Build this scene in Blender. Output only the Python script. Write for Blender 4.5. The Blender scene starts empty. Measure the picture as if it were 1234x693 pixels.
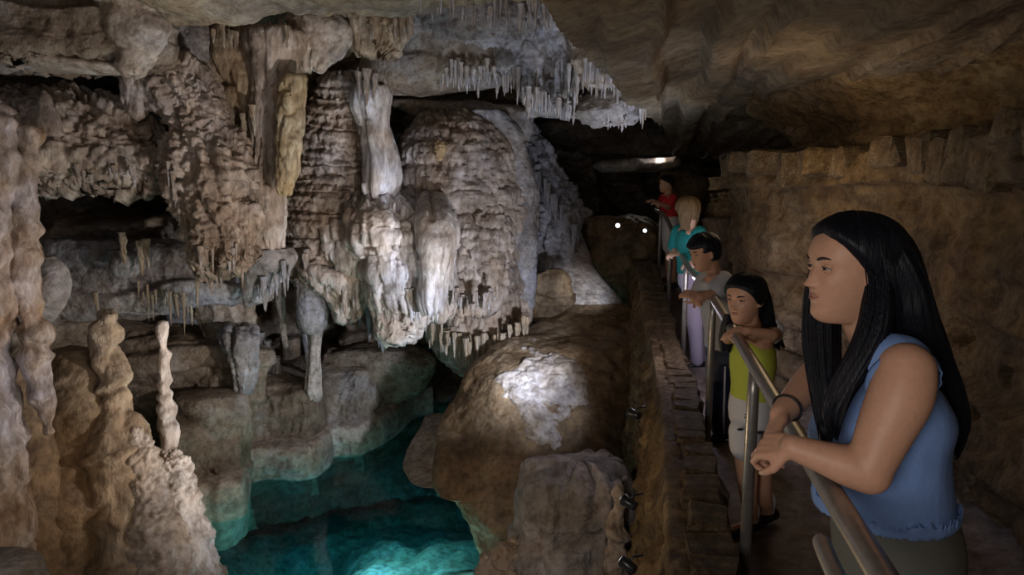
import bpy, bmesh, math, random
import numpy as np
from mathutils import Vector, Matrix, Euler

# ------------------------------------------------------------------ camera, world, lights, exposure
SC = bpy.context.scene
COL = SC.collection
F = 823.0                                # focal length in pixels of the 1234 x 693 frame
PITCH = math.atan((346.5 - 233.0) / F)   # camera looks slightly down
CZ = 1.66
cam_d = bpy.data.cameras.new('camera')
cam_d.sensor_width = 36.0
cam_d.lens = 36.0 * F / 1234.0
cam_d.clip_start = 0.02
cam = bpy.data.objects.new('camera', cam_d)
cam.location = (0, 0, CZ)
cam.rotation_euler = (math.pi / 2 - PITCH, 0, 0)
COL.objects.link(cam)
SC.camera = cam
SC.view_settings.view_transform = 'Standard'
SC.view_settings.look = 'None'
SC.view_settings.exposure = 0.15
SC.view_settings.gamma = 1.0
SC.view_settings.use_curve_mapping = False

W = bpy.data.worlds.new('world')
SC.world = W
W.use_nodes = True
W.node_tree.nodes['Background'].inputs[0].default_value = (0.80, 0.72, 0.66, 1)
W.node_tree.nodes['Background'].inputs[1].default_value = 0.105


def lamp(name, kind, loc, energy, color=(1, 1, 1), target=None, size=60, blend=0.6, radius=0.08):
    d = bpy.data.lights.new(name, kind)
    d.energy = energy
    d.color = color
    if kind == 'SPOT':
        d.spot_size = math.radians(size)
        d.spot_blend = blend
        d.shadow_soft_size = radius
    elif kind == 'POINT':
        d.shadow_soft_size = radius
    elif kind == 'AREA':
        d.shape = 'DISK'
        d.size = radius
    o = bpy.data.objects.new(name, d)
    o.location = loc
    if target is not None:
        v = Vector(target) - Vector(loc)
        o.rotation_euler = v.to_track_quat('-Z', 'Y').to_euler()
    COL.objects.link(o)
    return o


COOL = (0.78, 0.85, 1.0)
WHITE = (1.0, 0.92, 0.86)
WARM = (1.0, 0.72, 0.42)
# lamps of the cave (parapet, cavern, pool, walkway) and unseen fills added to brighten it
lamp('light_parapet_near', 'SPOT', (0.42, 4.6, 0.0), 360, WHITE, (-3.4, 6.9, 1.2), 95, 0.9, 0.10)
lamp('light_parapet_far', 'SPOT', (0.75, 6.2, -0.1), 380, COOL, (-1.6, 9.4, 0.5), 85, 0.9, 0.07)
lamp('light_stalactites', 'SPOT', (1.3, 6.4, 0.6), 150, COOL, (0.6, 7.9, 2.9), 80, 0.8, 0.05)
lamp('light_mound', 'SPOT', (0.95, 5.6, 0.45), 85, COOL, (0.46, 7.2, -0.6), 31, 0.9, 0.03)
lamp('light_slope', 'SPOT', (1.3, 8.0, 0.9), 90, COOL, (0.95, 9.7, 0.2), 36, 0.9, 0.03)
lamp('light_column', 'SPOT', (-0.6, 7.0, -0.2), 22, COOL, (-1.75, 8.5, 1.75), 18, 0.9, 0.03)
lamp('light_ceiling', 'SPOT', (-1.0, 4.2, -1.4), 190, COOL, (-0.5, 6.4, 3.1), 80, 1.0, 0.1)
lamp('light_shelf', 'SPOT', (-0.5, 4.8, -1.3), 105, WHITE, (-4.6, 6.8, 1.7), 90, 1.0, 0.12)
lamp('light_pool', 'SPOT', (-0.9, 6.8, -2.06), 230, (0.75, 1.0, 1.0), (-1.0, 6.2, -3.2), 150, 1.0, 0.15)
lamp('light_pool_left', 'SPOT', (-2.4, 6.8, -2.06), 200, (0.75, 1.0, 1.0), (-2.3, 6.4, -3.2), 150, 1.0, 0.15)
lamp('light_pool_back', 'SPOT', (-1.9, 8.4, -2.06), 130, (0.75, 1.0, 1.0), (-1.9, 8.5, -3.2), 150, 1.0, 0.15)
lamp('fill_walk', 'AREA', (-1.3, -1.2, 1.7), 34, WHITE, (1.2, 3.0, 1.2), radius=1.2)  # added soft fill behind the camera for the foreground, no fixture
lamp('light_walk_mid', 'POINT', (1.75, 4.6, 1.9), 8, WARM, radius=0.3)
lamp('light_walk_far', 'POINT', (1.35, 5.1, 0.9), 13, (0.85, 0.8, 1.0), radius=0.2)
lamp('light_passage', 'POINT', (2.6, 12.2, 2.25), 12, WHITE, radius=0.05)
lamp('fill_parapet_face', 'POINT', (-0.75, 3.3, 0.0), 20, WARM, radius=0.1)  # added fill hanging over the drop to brighten the parapet face
lamp('light_left_columns', 'SPOT', (-1.2, 3.2, 0.2), 30, COOL, (-3.2, 4.3, 1.1), 60, 1.0, 0.04)


# ------------------------------------------------------------------ pixel helpers (survey of the place)
CP, SP = math.cos(PITCH), math.sin(PITCH)


def ray(px, py):
    u = (px - 617.0) / F
    v = (346.5 - py) / F
    return u, CP + v * SP, -SP + v * CP


def at(px, py, Y):                       # point of the plane y = Y that shows at that pixel
    a, b, c = ray(px, py)
    k = Y / b
    return Vector((a * k, Y, CZ + c * k))


def atz(px, py, z):                      # point of the level z that shows at that pixel
    a, b, c = ray(px, py)
    k = (z - CZ) / c
    return Vector((a * k, b * k, z))


# ------------------------------------------------------------------ vectorised noise
_r = np.random.RandomState(7)
_perm = _r.permutation(256).astype(np.int32)
_perm = np.concatenate([_perm, _perm])
_g = _r.normal(size=(256, 3)).astype(np.float32)
_g /= np.linalg.norm(_g, axis=1)[:, None]


def noise(x, y, z):
    x = np.asarray(x, np.float32); y = np.asarray(y, np.float32); z = np.asarray(z, np.float32)
    x, y, z = np.broadcast_arrays(x, y, z)
    xi = np.floor(x); yi = np.floor(y); zi = np.floor(z)
    xf = x - xi; yf = y - yi; zf = z - zi
    xi = xi.astype(np.int32) & 255; yi = yi.astype(np.int32) & 255; zi = zi.astype(np.int32) & 255
    u = xf * xf * (3 - 2 * xf); v = yf * yf * (3 - 2 * yf); w = zf * zf * (3 - 2 * zf)
    out = np.zeros(x.shape, np.float32)
    for dx in (0, 1):
        wx = u if dx else 1 - u
        hx = _perm[(xi + dx) & 255]
        for dy in (0, 1):
            wy = v if dy else 1 - v
            hy = _perm[(hx + yi + dy) & 255]
            for dz in (0, 1):
                wz = w if dz else 1 - w
                g = _g[_perm[(hy + zi + dz) & 255]]
                out += wx * wy * wz * (g[..., 0] * (xf - dx) + g[..., 1] * (yf - dy) + g[..., 2] * (zf - dz))
    return out * 1.5


def fbm(p, f=1.0, o=4, sx=1, sy=1, sz=1, off=0.0, mode=0):
    a = 1.0; t = 0.0; s = 0
    for k in range(o):
        n = noise(p[..., 0] * f * sx + off, p[..., 1] * f * sy + off * 1.7, p[..., 2] * f * sz - off)
        if mode == 1: n = np.abs(n) * 2 - 0.5          # billow
        if mode == 2: n = 0.5 - np.abs(n) * 2          # ridged
        s = s + a * n; t += a
        a *= 0.5; f *= 2.03; off += 11.3
    return s / t


def sstep(a, b, x):
    t = np.clip((x - a) / (b - a), 0, 1)
    return t * t * (3 - 2 * t)


def strata(z, warp, n, sharp=6.0):                     # stepped ledges of bedded limestone
    q = z * n + warp
    fl = np.floor(q)
    fr = q - fl
    r = np.sin(fl * 12.9898) * 43758.5453
    r = r - np.floor(r)
    q2 = fl + 1
    r2 = np.sin(q2 * 12.9898) * 43758.5453
    r2 = r2 - np.floor(r2)
    k = np.clip((fr - 0.82) * sharp, 0, 1)
    return r * (1 - k) + r2 * k


def interp_idw(pts, X, Z, power=3.0):                  # pts: rows of (x, z, value)
    num = np.zeros(X.shape, np.float64); den = np.zeros(X.shape, np.float64)
    for x, z, v in pts:
        d = ((X - x) ** 2 + (Z - z) ** 2) + 0.02
        w = d ** (-power / 2)
        num += w * v; den += w
    return num / den


# ------------------------------------------------------------------ object helpers
def link(name, me, mat, parent=None, **props):
    o = bpy.data.objects.new(name, me)
    if mat is not None and not me.materials:
        me.materials.append(mat)
    COL.objects.link(o)
    if parent is not None:
        o.parent = parent
    for k, v in props.items():
        o[k] = v
    return o


def tag(o, label=None, category=None, group=None, kind=None):
    if label: o['label'] = label
    if category: o['category'] = category
    if group: o['group'] = group
    if kind: o['kind'] = kind
    return o


def empty(name, loc, rz=0.0, **props):
    o = bpy.data.objects.new(name, None)
    o.location = loc
    o.rotation_euler = (0, 0, rz)
    o.empty_display_size = 0.05
    COL.objects.link(o)
    for k, v in props.items():
        o[k] = v
    return o


def grid_mesh(name, V, wrap=False, caps=False, smooth=True):
    nu, nv = V.shape[:2]                               # wrap: second axis closes on itself
    idx = np.arange(nu * nv, dtype=np.int32).reshape(nu, nv)
    if wrap:
        a = idx[:-1, :]; b = np.roll(idx, -1, 1)[:-1, :]
        c = np.roll(idx, -1, 1)[1:, :]; d = idx[1:, :]
    else:
        a = idx[:-1, :-1]; b = idx[:-1, 1:]; c = idx[1:, 1:]; d = idx[1:, :-1]
    Q = np.stack([a, b, c, d], -1).reshape(-1, 4)
    me = bpy.data.meshes.new(name)
    me.vertices.add(nu * nv)
    me.vertices.foreach_set('co', V.reshape(-1, 3).astype(np.float32).ravel())
    me.loops.add(Q.size)
    me.loops.foreach_set('vertex_index', Q.ravel())
    me.polygons.add(len(Q))
    me.polygons.foreach_set('loop_start', np.arange(0, Q.size, 4, dtype=np.int32))
    me.polygons.foreach_set('use_smooth', np.full(len(Q), smooth, dtype=bool))
    me.update(calc_edges=True)
    return me


def bm_mesh(name, bm, smooth=True):
    me = bpy.data.meshes.new(name)
    bmesh.ops.recalc_face_normals(bm, faces=bm.faces[:])
    bm.to_mesh(me)
    bm.free()
    if smooth:
        me.polygons.foreach_set('use_smooth', np.ones(len(me.polygons), dtype=bool))
    return me


def tube_bm(bm, pts, rad, seg=12, cap=True, sx=1.0):
    """Sweep of a round section along points; rad may be a list."""
    pts = [Vector(p) for p in pts]
    n = len(pts)
    if not hasattr(rad, '__len__'): rad = [rad] * n
    t0 = (pts[1] - pts[0]).normalized()
    ref = Vector((0, 0, 1)) if abs(t0.z) < 0.9 else Vector((0, 1, 0))
    nrm = t0.cross(ref).normalized()
    rings = []
    for i in range(n):
        t = (pts[min(i + 1, n - 1)] - pts[max(i - 1, 0)]).normalized()
        nrm = (nrm - t * nrm.dot(t)).normalized()
        bi = t.cross(nrm)
        rings.append([bm.verts.new(pts[i] + (nrm * math.cos(2 * math.pi * k / seg) * sx + bi * math.sin(2 * math.pi * k / seg)) * rad[i]) for k in range(seg)])
    for i in range(n - 1):
        for k in range(seg):
            bm.faces.new((rings[i][k], rings[i][(k + 1) % seg], rings[i + 1][(k + 1) % seg], rings[i + 1][k]))
    if cap:
        bm.faces.new(rings[0][::-1]); bm.faces.new(rings[-1])
    return rings


def box_bm(bm, c, s, bevel=0.0, M=None):
    r = bmesh.ops.create_cube(bm, size=1.0)
    for v in r['verts']:
        v.co = Vector((v.co.x * s[0], v.co.y * s[1], v.co.z * s[2]))
        if M is not None: v.co = M @ v.co
        v.co += Vector(c)
    if bevel > 0:
        es = list({e for v in r['verts'] for e in v.link_edges})
        bmesh.ops.bevel(bm, geom=es, offset=bevel, segments=2, affect='EDGES', profile=0.5)


def smooth_curve(pts, n):
    """Catmull-Rom through the points."""
    P = np.array([list(p) for p in pts], float)
    m = len(P)
    out = []
    for t in np.linspace(0, m - 1, n):
        i = min(int(t), m - 2); f = t - i
        p0 = P[max(i - 1, 0)]; p1 = P[i]; p2 = P[i + 1]; p3 = P[min(i + 2, m - 1)]
        out.append(0.5 * ((2 * p1) + (-p0 + p2) * f + (2 * p0 - 5 * p1 + 4 * p2 - p3) * f * f + (-p0 + 3 * p1 - 3 * p2 + p3) * f ** 3))
    return np.array(out)


# ------------------------------------------------------------------ materials
def rock_mat(name, c1, c2, c3, scale=1.5, rough=0.62, bump=0.5, bscale=26.0, stretch=(1, 1, 1), patch=0.8, wet=0.5):
    m = bpy.data.materials.new(name)
    m.use_nodes = True
    nt = m.node_tree; N = nt.nodes; L = nt.links
    b = N['Principled BSDF']
    tc = N.new('ShaderNodeTexCoord')
    mp = N.new('ShaderNodeMapping'); mp.inputs['Scale'].default_value = stretch
    L.new(tc.outputs['Object'], mp.inputs[0])
    n1 = N.new('ShaderNodeTexNoise'); n1.inputs['Scale'].default_value = scale; n1.inputs['Detail'].default_value = 6; n1.inputs['Roughness'].default_value = 0.62
    n2 = N.new('ShaderNodeTexNoise'); n2.inputs['Scale'].default_value = scale * 4.3; n2.inputs['Detail'].default_value = 5; n2.inputs['Distortion'].default_value = 0.6
    L.new(mp.outputs[0], n1.inputs['Vector']); L.new(mp.outputs[0], n2.inputs['Vector'])
    cr = N.new('ShaderNodeValToRGB')
    e = cr.color_ramp.elements
    e[0].position = 0.36; e[0].color = (*c1, 1)
    e[1].position = 0.66; e[1].color = (*c3, 1)
    q = e.new(0.51); q.color = (*c2, 1)
    L.new(n1.outputs[0], cr.inputs[0])
    mx = N.new('ShaderNodeMixRGB'); mx.blend_type = 'MULTIPLY'; mx.inputs[0].default_value = 0.75
    cr2 = N.new('ShaderNodeValToRGB')
    cr2.color_ramp.elements[0].position = 0.32; cr2.color_ramp.elements[0].color = (0.42, 0.38, 0.35, 1)
    cr2.color_ramp.elements[1].position = 0.6; cr2.color_ramp.elements[1].color = (1, 1, 1, 1)
    L.new(n2.outputs[0], cr2.inputs[0])
    L.new(cr.outputs[0], mx.inputs[1]); L.new(cr2.outputs[0], mx.inputs[2])
    # large mineral patches shared by all rock: rusty and bluish grey areas
    n4 = N.new('ShaderNodeTexNoise'); n4.inputs['Scale'].default_value = 0.9; n4.inputs['Detail'].default_value = 5; n4.inputs['Roughness'].default_value = 0.7
    L.new(tc.outputs['Object'], n4.inputs['Vector'])
    cr4 = N.new('ShaderNodeValToRGB'); f4 = cr4.color_ramp.elements
    f4[0].position = 0.38; f4[0].color = (1.06, 0.91, 0.76, 1)
    f4[1].position = 0.62; f4[1].color = (0.92, 0.97, 1.12, 1)
    q4 = f4.new(0.5); q4.color = (1, 0.97, 0.93, 1)
    L.new(n4.outputs[0], cr4.inputs[0])
    m4 = N.new('ShaderNodeMixRGB'); m4.blend_type = 'MULTIPLY'; m4.inputs[0].default_value = patch
    L.new(mx.outputs[0], m4.inputs[1]); L.new(cr4.outputs[0], m4.inputs[2])
    n5 = N.new('ShaderNodeTexNoise'); n5.inputs['Scale'].default_value = 13.0; n5.inputs['Detail'].default_value = 5; n5.inputs['Roughness'].default_value = 0.7
    L.new(mp.outputs[0], n5.inputs['Vector'])
    cr5 = N.new('ShaderNodeValToRGB')
    cr5.color_ramp.elements[0].position = 0.36; cr5.color_ramp.elements[0].color = (0.50, 0.44, 0.38, 1)
    cr5.color_ramp.elements[1].position = 0.56; cr5.color_ramp.elements[1].color = (1.08, 1.08, 1.08, 1)
    L.new(n5.outputs[0], cr5.inputs[0])
    m5 = N.new('ShaderNodeMixRGB'); m5.blend_type = 'MULTIPLY'; m5.inputs[0].default_value = 0.8
    L.new(m4.outputs[0], m5.inputs[1]); L.new(cr5.outputs[0], m5.inputs[2])
    L.new(m5.outputs[0], b.inputs['Base Color'])
    n3 = N.new('ShaderNodeTexNoise'); n3.inputs['Scale'].default_value = bscale; n3.inputs['Detail'].default_value = 7; n3.inputs['Roughness'].default_value = 0.65
    L.new(mp.outputs[0], n3.inputs['Vector'])
    vo = N.new('ShaderNodeTexVoronoi'); vo.inputs['Scale'].default_value = bscale * 0.7
    L.new(mp.outputs[0], vo.inputs['Vector'])
    ad = N.new('ShaderNodeMath'); ad.operation = 'MULTIPLY_ADD'; ad.inputs[1].default_value = 0.35
    L.new(vo.outputs['Distance'], ad.inputs[0]); L.new(n3.outputs[0], ad.inputs[2])
    bp = N.new('ShaderNodeBump'); bp.inputs['Strength'].default_value = bump; bp.inputs['Distance'].default_value = 0.11
    L.new(ad.outputs[0], bp.inputs['Height']); L.new(bp.outputs[0], b.inputs['Normal'])
    mr = N.new('ShaderNodeMapRange')
    mr.inputs['From Min'].default_value = 0.35; mr.inputs['From Max'].default_value = 0.65
    mr.inputs['To Min'].default_value = rough - 0.28 * wet; mr.inputs['To Max'].default_value = rough + 0.15
    L.new(n2.outputs[0], mr.inputs[0]); L.new(mr.outputs[0], b.inputs['Roughness'])
    b.inputs['Specular IOR Level'].default_value = 0.35
    return m


def flat_mat(name, col, rough=0.6, metal=0.0, nscale=60.0, var=0.15, bump=0.1, sss=0.0, spec=0.4, stretch=(1, 1, 1)):
    m = bpy.data.materials.new(name)
    m.use_nodes = True
    nt = m.node_tree; N = nt.nodes; L = nt.links
    b = N['Principled BSDF']
    tc = N.new('ShaderNodeTexCoord')
    mp = N.new('ShaderNodeMapping'); mp.inputs['Scale'].default_value = stretch
    L.new(tc.outputs['Object'], mp.inputs[0])
    n = N.new('ShaderNodeTexNoise'); n.inputs['Scale'].default_value = nscale; n.inputs['Detail'].default_value = 4
    L.new(mp.outputs[0], n.inputs['Vector'])
    cr = N.new('ShaderNodeValToRGB')
    cr.color_ramp.elements[0].position = 0.3
    cr.color_ramp.elements[0].color = (*[c * (1 - var) for c in col], 1)
    cr.color_ramp.elements[1].position = 0.7
    cr.color_ramp.elements[1].color = (*[min(1, c * (1 + var)) for c in col], 1)
    L.new(n.outputs[0], cr.inputs[0]); L.new(cr.outputs[0], b.inputs['Base Color'])
    b.inputs['Roughness'].default_value = rough
    b.inputs['Metallic'].default_value = metal
    b.inputs['Specular IOR Level'].default_value = spec
    if sss > 0:
        b.inputs['Subsurface Weight'].default_value = sss
        b.inputs['Subsurface Radius'].default_value = (0.012, 0.005, 0.003)
        b.inputs['Subsurface Scale'].default_value = 1.0
    if bump > 0:
        bp = N.new('ShaderNodeBump'); bp.inputs['Strength'].default_value = bump; bp.inputs['Distance'].default_value = 0.004
        L.new(n.outputs[0], bp.inputs['Height']); L.new(bp.outputs[0], b.inputs['Normal'])
    return m


M_WALL = rock_mat('limestone_wall', (0.17, 0.145, 0.12), (0.30, 0.25, 0.20), (0.42, 0.38, 0.33), 0.9)
M_WALLW = rock_mat('warm_limestone', (0.15, 0.105, 0.055), (0.25, 0.18, 0.095), (0.35, 0.27, 0.16), 1.3, bump=0.7, wet=0.1, rough=0.8)
M_CEIL = rock_mat('ceiling_limestone', (0.24, 0.20, 0.15), (0.36, 0.30, 0.22), (0.46, 0.40, 0.32), 0.8, bump=0.45, wet=0.1, rough=0.8)
M_GREY = rock_mat('grey_limestone', (0.22, 0.22, 0.23), (0.36, 0.35, 0.37), (0.50, 0.48, 0.50), 1.2)
M_PINK = rock_mat('pink_flowstone', (0.27, 0.215, 0.175), (0.46, 0.39, 0.34), (0.63, 0.575, 0.54), 1.6, rough=0.5, stretch=(1, 1, 0.4))
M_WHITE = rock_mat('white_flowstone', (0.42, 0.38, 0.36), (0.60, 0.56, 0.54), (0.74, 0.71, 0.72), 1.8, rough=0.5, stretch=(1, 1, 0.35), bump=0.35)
M_TAN = rock_mat('tan_flowstone', (0.27, 0.20, 0.13), (0.44, 0.355, 0.26), (0.60, 0.52, 0.41), 1.8, rough=0.5, stretch=(1, 1, 0.35))
M_YEL = rock_mat('yellow_flowstone', (0.36, 0.27, 0.15), (0.47, 0.385, 0.25), (0.60, 0.53, 0.40), 2.2, rough=0.45, stretch=(1, 1, 0.35))
M_BROWN = rock_mat('brown_flowstone', (0.14, 0.094, 0.052), (0.25, 0.175, 0.102), (0.38, 0.285, 0.18), 1.3, rough=0.5, bump=0.35)
M_WET = rock_mat('wet_flowstone', (0.40, 0.28, 0.18), (0.56, 0.48, 0.44), (0.72, 0.67, 0.70), 4.0, rough=0.22, bump=0.5, stretch=(1, 1, 0.5), wet=0.6)
M_LEDGE = rock_mat('pale_ledge_limestone', (0.34, 0.29, 0.25), (0.46, 0.41, 0.37), (0.56, 0.51, 0.47), 1.6, bump=0.3)
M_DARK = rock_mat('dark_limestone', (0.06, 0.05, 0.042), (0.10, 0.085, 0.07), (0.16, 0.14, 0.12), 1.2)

# ================================================================== THE CAVE
DX, DY = math.sin(math.radians(11.3)), math.cos(math.radians(11.3))


def path(s, o, z):                       # s along the walkway, o to its right
    return Vector((s * DX + o * DY, s * DY - o * DX, z))


def bend(s):                             # the parapet and railing swing a little to the left further on
    return 0.05 * np.maximum(0.0, np.asarray(s, float) - 4.5)


def normals(V, wrap=False):
    if wrap:
        du = np.gradient(V, axis=0)
        dv = (np.roll(V, -1, 1) - np.roll(V, 1, 1))
    else:
        du = np.gradient(V, axis=0); dv = np.gradient(V, axis=1)
    n = np.cross(du, dv)
    l = np.linalg.norm(n, axis=2, keepdims=True)
    return n / np.maximum(l, 1e-9)


def style_disp(P, style, sc=1.0):
    """relief height of a rock surface, roughly -1..1"""
    if style == 'flute':
        w = fbm(P, 1.2 * sc, 2) * 0.5
        Q = P + np.stack([w, w, w * 0], -1) * 0.35
        return 0.62 * fbm(Q, 5.5 * sc, 3, sz=0.10, mode=2) + 0.35 * fbm(P, 2.2 * sc, 3, sz=0.5) + 0.22 * fbm(P, 11 * sc, 2, sz=1.0, mode=1)
    if style == 'terrace':
        w = fbm(P, 1.6 * sc, 3) * 1.6
        q = P[..., 2] * 9.0 * sc + w
        fr = q - np.floor(q)
        saw = np.where(fr < 0.25, fr / 0.25, (1 - fr) / 0.75)
        return 0.55 * saw - 0.25 + 0.35 * fbm(P, 9 * sc, 3, mode=1) + 0.4 * fbm(P, 1.6 * sc, 3)
    if style == 'pop':
        return 0.6 * fbm(P, 3.2 * sc, 3, mode=1) + 0.55 * fbm(P, 10 * sc, 3, mode=1) + 0.3 * fbm(P, 1.3 * sc, 2)
    if style == 'rock':
        w = fbm(P, 0.7 * sc, 3) * 1.6
        st = strata(P[..., 2], w, 3.6 * sc)
        return 0.9 * (st - 0.5) + 0.6 * fbm(P, 1.5 * sc, 5) + 0.25 * fbm(P, 5 * sc, 3, mode=2)
    if style == 'crag':
        return 0.7 * fbm(P, 1.6 * sc, 5, mode=2) + 0.5 * fbm(P, 4.5 * sc, 4) + 0.2 * strata(P[..., 2], fbm(P, 1.1, 2) * 2, 6 * sc)
    if style == 'knob':
        rg = np.sin(P[..., 2] * 26 * sc + fbm(P, 3.0, 2) * 9)
        return 0.20 * fbm(P, 15 * sc, 3, mode=1) + 0.45 * rg + 0.5 * fbm(P, 6 * sc, 3, mode=1) + 0.35 * fbm(P, 2.5 * sc, 3)
    return 0.8 * fbm(P, 1.1 * sc, 4) + 0.12 * fbm(P, 9.0 * sc, 3, sz=0.6) + 0.25 * fbm(P, 4 * sc, 3) + 0.08 * fbm(P, 12 * sc, 2, mode=1)


def cascade(th_u, zz, tier, r, seed, off=0.06, keep=1.0, jit=0.5, long=1.25):
    """rows of fused drips, each row ending in free tips; th_u: arc coordinate per column, zz: height per row"""
    rs = np.random.RandomState(seed)
    D = np.zeros((len(zz), len(th_u)))
    zt, zb = zz.max(), zz.min()
    per = th_u[-1] + (th_u[1] - th_u[0])
    lo = zz[::-1]
    k = 0
    ntier = int((zt - zb) / tier) + 2
    for k in range(-1, ntier):
        n = max(3, int(per / (r * 1.45)))
        ph = rs.rand() * 6
        for i in range(n):
            if rs.rand() > keep: continue
            u = (i + rs.uniform(-.4, .4)) * per / n
            rr = r * rs.uniform(0.55, 1.35)
            wave = 0.55 * math.sin(u / per * 9 + ph) + 0.35 * math.sin(u / per * 23 + ph * 2)
            z0 = zt - (k + jit * wave) * tier + rs.uniform(-.25, .25) * tier
            ln = tier * long * rs.uniform(0.7, 1.45)
            z1 = z0 - ln
            i0 = len(zz) - np.searchsorted(lo, z0, 'right'); i1 = len(zz) - np.searchsorted(lo, z1, 'left')
            i0 = max(i0, 0); i1 = min(i1, len(zz))
            if i1 <= i0: continue
            du = np.abs((th_u - u + per / 2) % per - per / 2)
            cols = np.nonzero(du < rr)[0]
            if len(cols) == 0: continue
            t = ((z0 - zz[i0:i1]) / ln)[:, None]
            w = rr * np.clip(1 - np.clip(t - 0.55, 0, 1) * 1.9, 0.12, 1)
            q = np.clip(1 - (du[cols][None] / w) ** 2, 0, 1)
            h = np.where(q > 0, np.sqrt(q) * w * 0.9 + off * np.clip(t, 0, 1) ** 0.8, 0)
            blk_ = D[i0:i1][:, cols]
            D[i0:i1, cols[:, None].T if False else cols] = np.maximum(blk_, h)
    return D


def body(name, rows, Y, mat, label=None, category=None, style='flute', amp=0.06, nu=120, nv=110,
         dk=0.55, bmax=0.9, hem=0.0, hemf=9.0, sc=1.0, parent=None, group=None, kind=None, power=1.0, jag=0.10, cas=None, pick=None, capk=0.05):
    """closed rock body lofted through rows (py, px_left, px_right[, Y])"""
    nu = int(nu * 0.78); nv = int(nv * 0.78)
    R = []
    for r in rows:
        y = r[3] if len(r) > 3 else Y
        a = at(r[1], r[0], y); b = at(r[2], r[0], y)
        R.append((a.x, b.x, a.z, y))
    R = smooth_curve(R, nu)
    th = np.linspace(0, 2 * math.pi, nv, endpoint=False)
    cx = (R[:, 0] + R[:, 1]) / 2; hw = np.maximum((R[:, 1] - R[:, 0]) / 2, 0.005)
    if jag:
        jp = np.stack([R[:, 0] * 0 + cx.mean() * 3, R[:, 1] * 0, R[:, 2]], -1)
        wj = np.minimum(hw, 0.5)
        jl = fbm(jp, 1.7, 4, off=3.1) * jag * 2.2 * wj; jr = fbm(jp, 1.7, 4, off=17.7) * jag * 2.2 * wj
        cx = cx + (jl + jr) / 2; hw = np.maximum(hw + (jr - jl) / 2, 0.005)
    v = np.linspace(0, 1, nu)
    endk = np.minimum(sstep(-0.001, capk, v), sstep(-0.001, capk, 1 - v)) ** 0.5
    endk[0] = endk[-1] = 0.02
    bb = np.minimum(hw * dk * 2 * 0.5 + hw * dk * 0.5, bmax)
    s, c = np.sin(th), np.cos(th)
    if power != 1.0:
        c = np.sign(c) * np.abs(c) ** power; s = np.sign(s) * np.abs(s) ** power
    V = np.zeros((nu, nv, 3))
    k = endk[:, None]
    V[..., 0] = cx[:, None] + (hw[:, None] * k) * c[None]
    V[..., 1] = R[:, 3][:, None] - np.where(s[None] > 0, 1.0, 0.6) * bb[:, None] * k * s[None]
    V[..., 2] = R[:, 2][:, None]
    if hem > 0:
        w = sstep(0.72, 1.0, v)[:, None]
        t = fbm(np.stack([V[..., 0], V[..., 1], V[..., 2] * 0], -1), hemf, 2, mode=2)
        V[..., 2] -= hem * w * np.clip(t + 0.35, 0, 1.4)
    N = normals(V, True)
    N[0] = (0, 0, 1); N[-1] = (0, 0, -1)
    # outwards
    cen = np.stack([cx, R[:, 3], R[:, 2]], -1)[:, None, :]
    if ((V - cen) * N)[nu // 2].sum() < 0: N = -N
    D = style_disp(V, style, sc) * amp
    if cas:
        U = th * hw.mean() * (1 + dk) / 2
        D = D + cascade(U, R[:, 2], *cas[:3], **(cas[3] if len(cas) > 3 else {}))
    D *= (0.35 + 0.65 * endk)[:, None]
    V = V + N * D[..., None]
    if pick is not None:
        pick.append((V, N))
    me = grid_mesh(name, V, wrap=True)
    o = link(name, me, mat, parent)
    tag(o, label, category, group, kind)
    return o


def tree_of(o):
    return o


# ---- stalactites: six shared shapes
ST = []
for k in range(7):
    rs = np.random.RandomState(40 + k)
    nu, nv = 13, 8
    t = np.linspace(0, 1, nu)
    r = (1 - t) ** (0.55 + 0.25 * rs.rand()) * (1 + 0.16 * np.sin(t * (14 + 9 * rs.rand()) + k)) * 0.5 + 0.03
    th = np.linspace(0, 2 * math.pi, nv, endpoint=False)
    V = np.zeros((nu, nv, 3))
    wob = 0.10 * np.cumsum(rs.normal(size=(nu, 2)), axis=0) * 0.35
    fl = 1 + 0.22 * rs.rand(nv)
    V[..., 0] = r[:, None] * np.cos(th) * fl + wob[:, 0:1]
    V[..., 1] = r[:, None] * np.sin(th) * fl + wob[:, 1:2]
    V[..., 2] = -t[:, None]
    V[-1, :, 0] = wob[-1, 0]; V[-1, :, 1] = wob[-1, 1]
    ST.append(V)
_stm = {}


def stal(parent, px, y0, y1, Y, wpx, mat, k=None, name='stalactite'):
    k = random.randrange(7) if k is None else k
    key = (k, mat.name)
    if key not in _stm:
        _stm[key] = grid_mesh('stalactite', ST[k], wrap=True)
        _stm[key].materials.append(mat)
    a = at(px, y0, Y); b = at(px, y1, Y)
    w = wpx * Y / F
    o = bpy.data.objects.new(name, _stm[key])
    o.location = a
    o.scale = (w, w, (a.z - b.z))
    o.rotation_euler = (random.uniform(-.04, .04), random.uniform(-.05, .05), random.uniform(0, 6.28))
    COL.objects.link(o)
    o.parent = parent
    return o


def fringe(parent, pts, n, lmin, lmax, w, Y, mat, jy=0.25, up=8):
    """stalactites along a hem given as pixel polyline (px, py)"""
    xs = [p[0] for p in pts]; ys = [p[1] for p in pts]
    for i in range(n):
        px = xs[0] + (xs[-1] - xs[0]) * (i + random.uniform(0.1, 0.9)) / n
        py = float(np.interp(px, xs, ys))
        l = lmin + (lmax - lmin) * random.random() ** 1.5
        yy = Y + random.uniform(-jy, jy)
        u_ = up + random.uniform(-6, 9)
        stal(parent, px, py - u_, py + l - random.random() * 0.4 * l, yy, w * random.uniform(0.6, 1.35) * (0.6 + 0.5 * l / lmax), mat)


random.seed(11)

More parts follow.
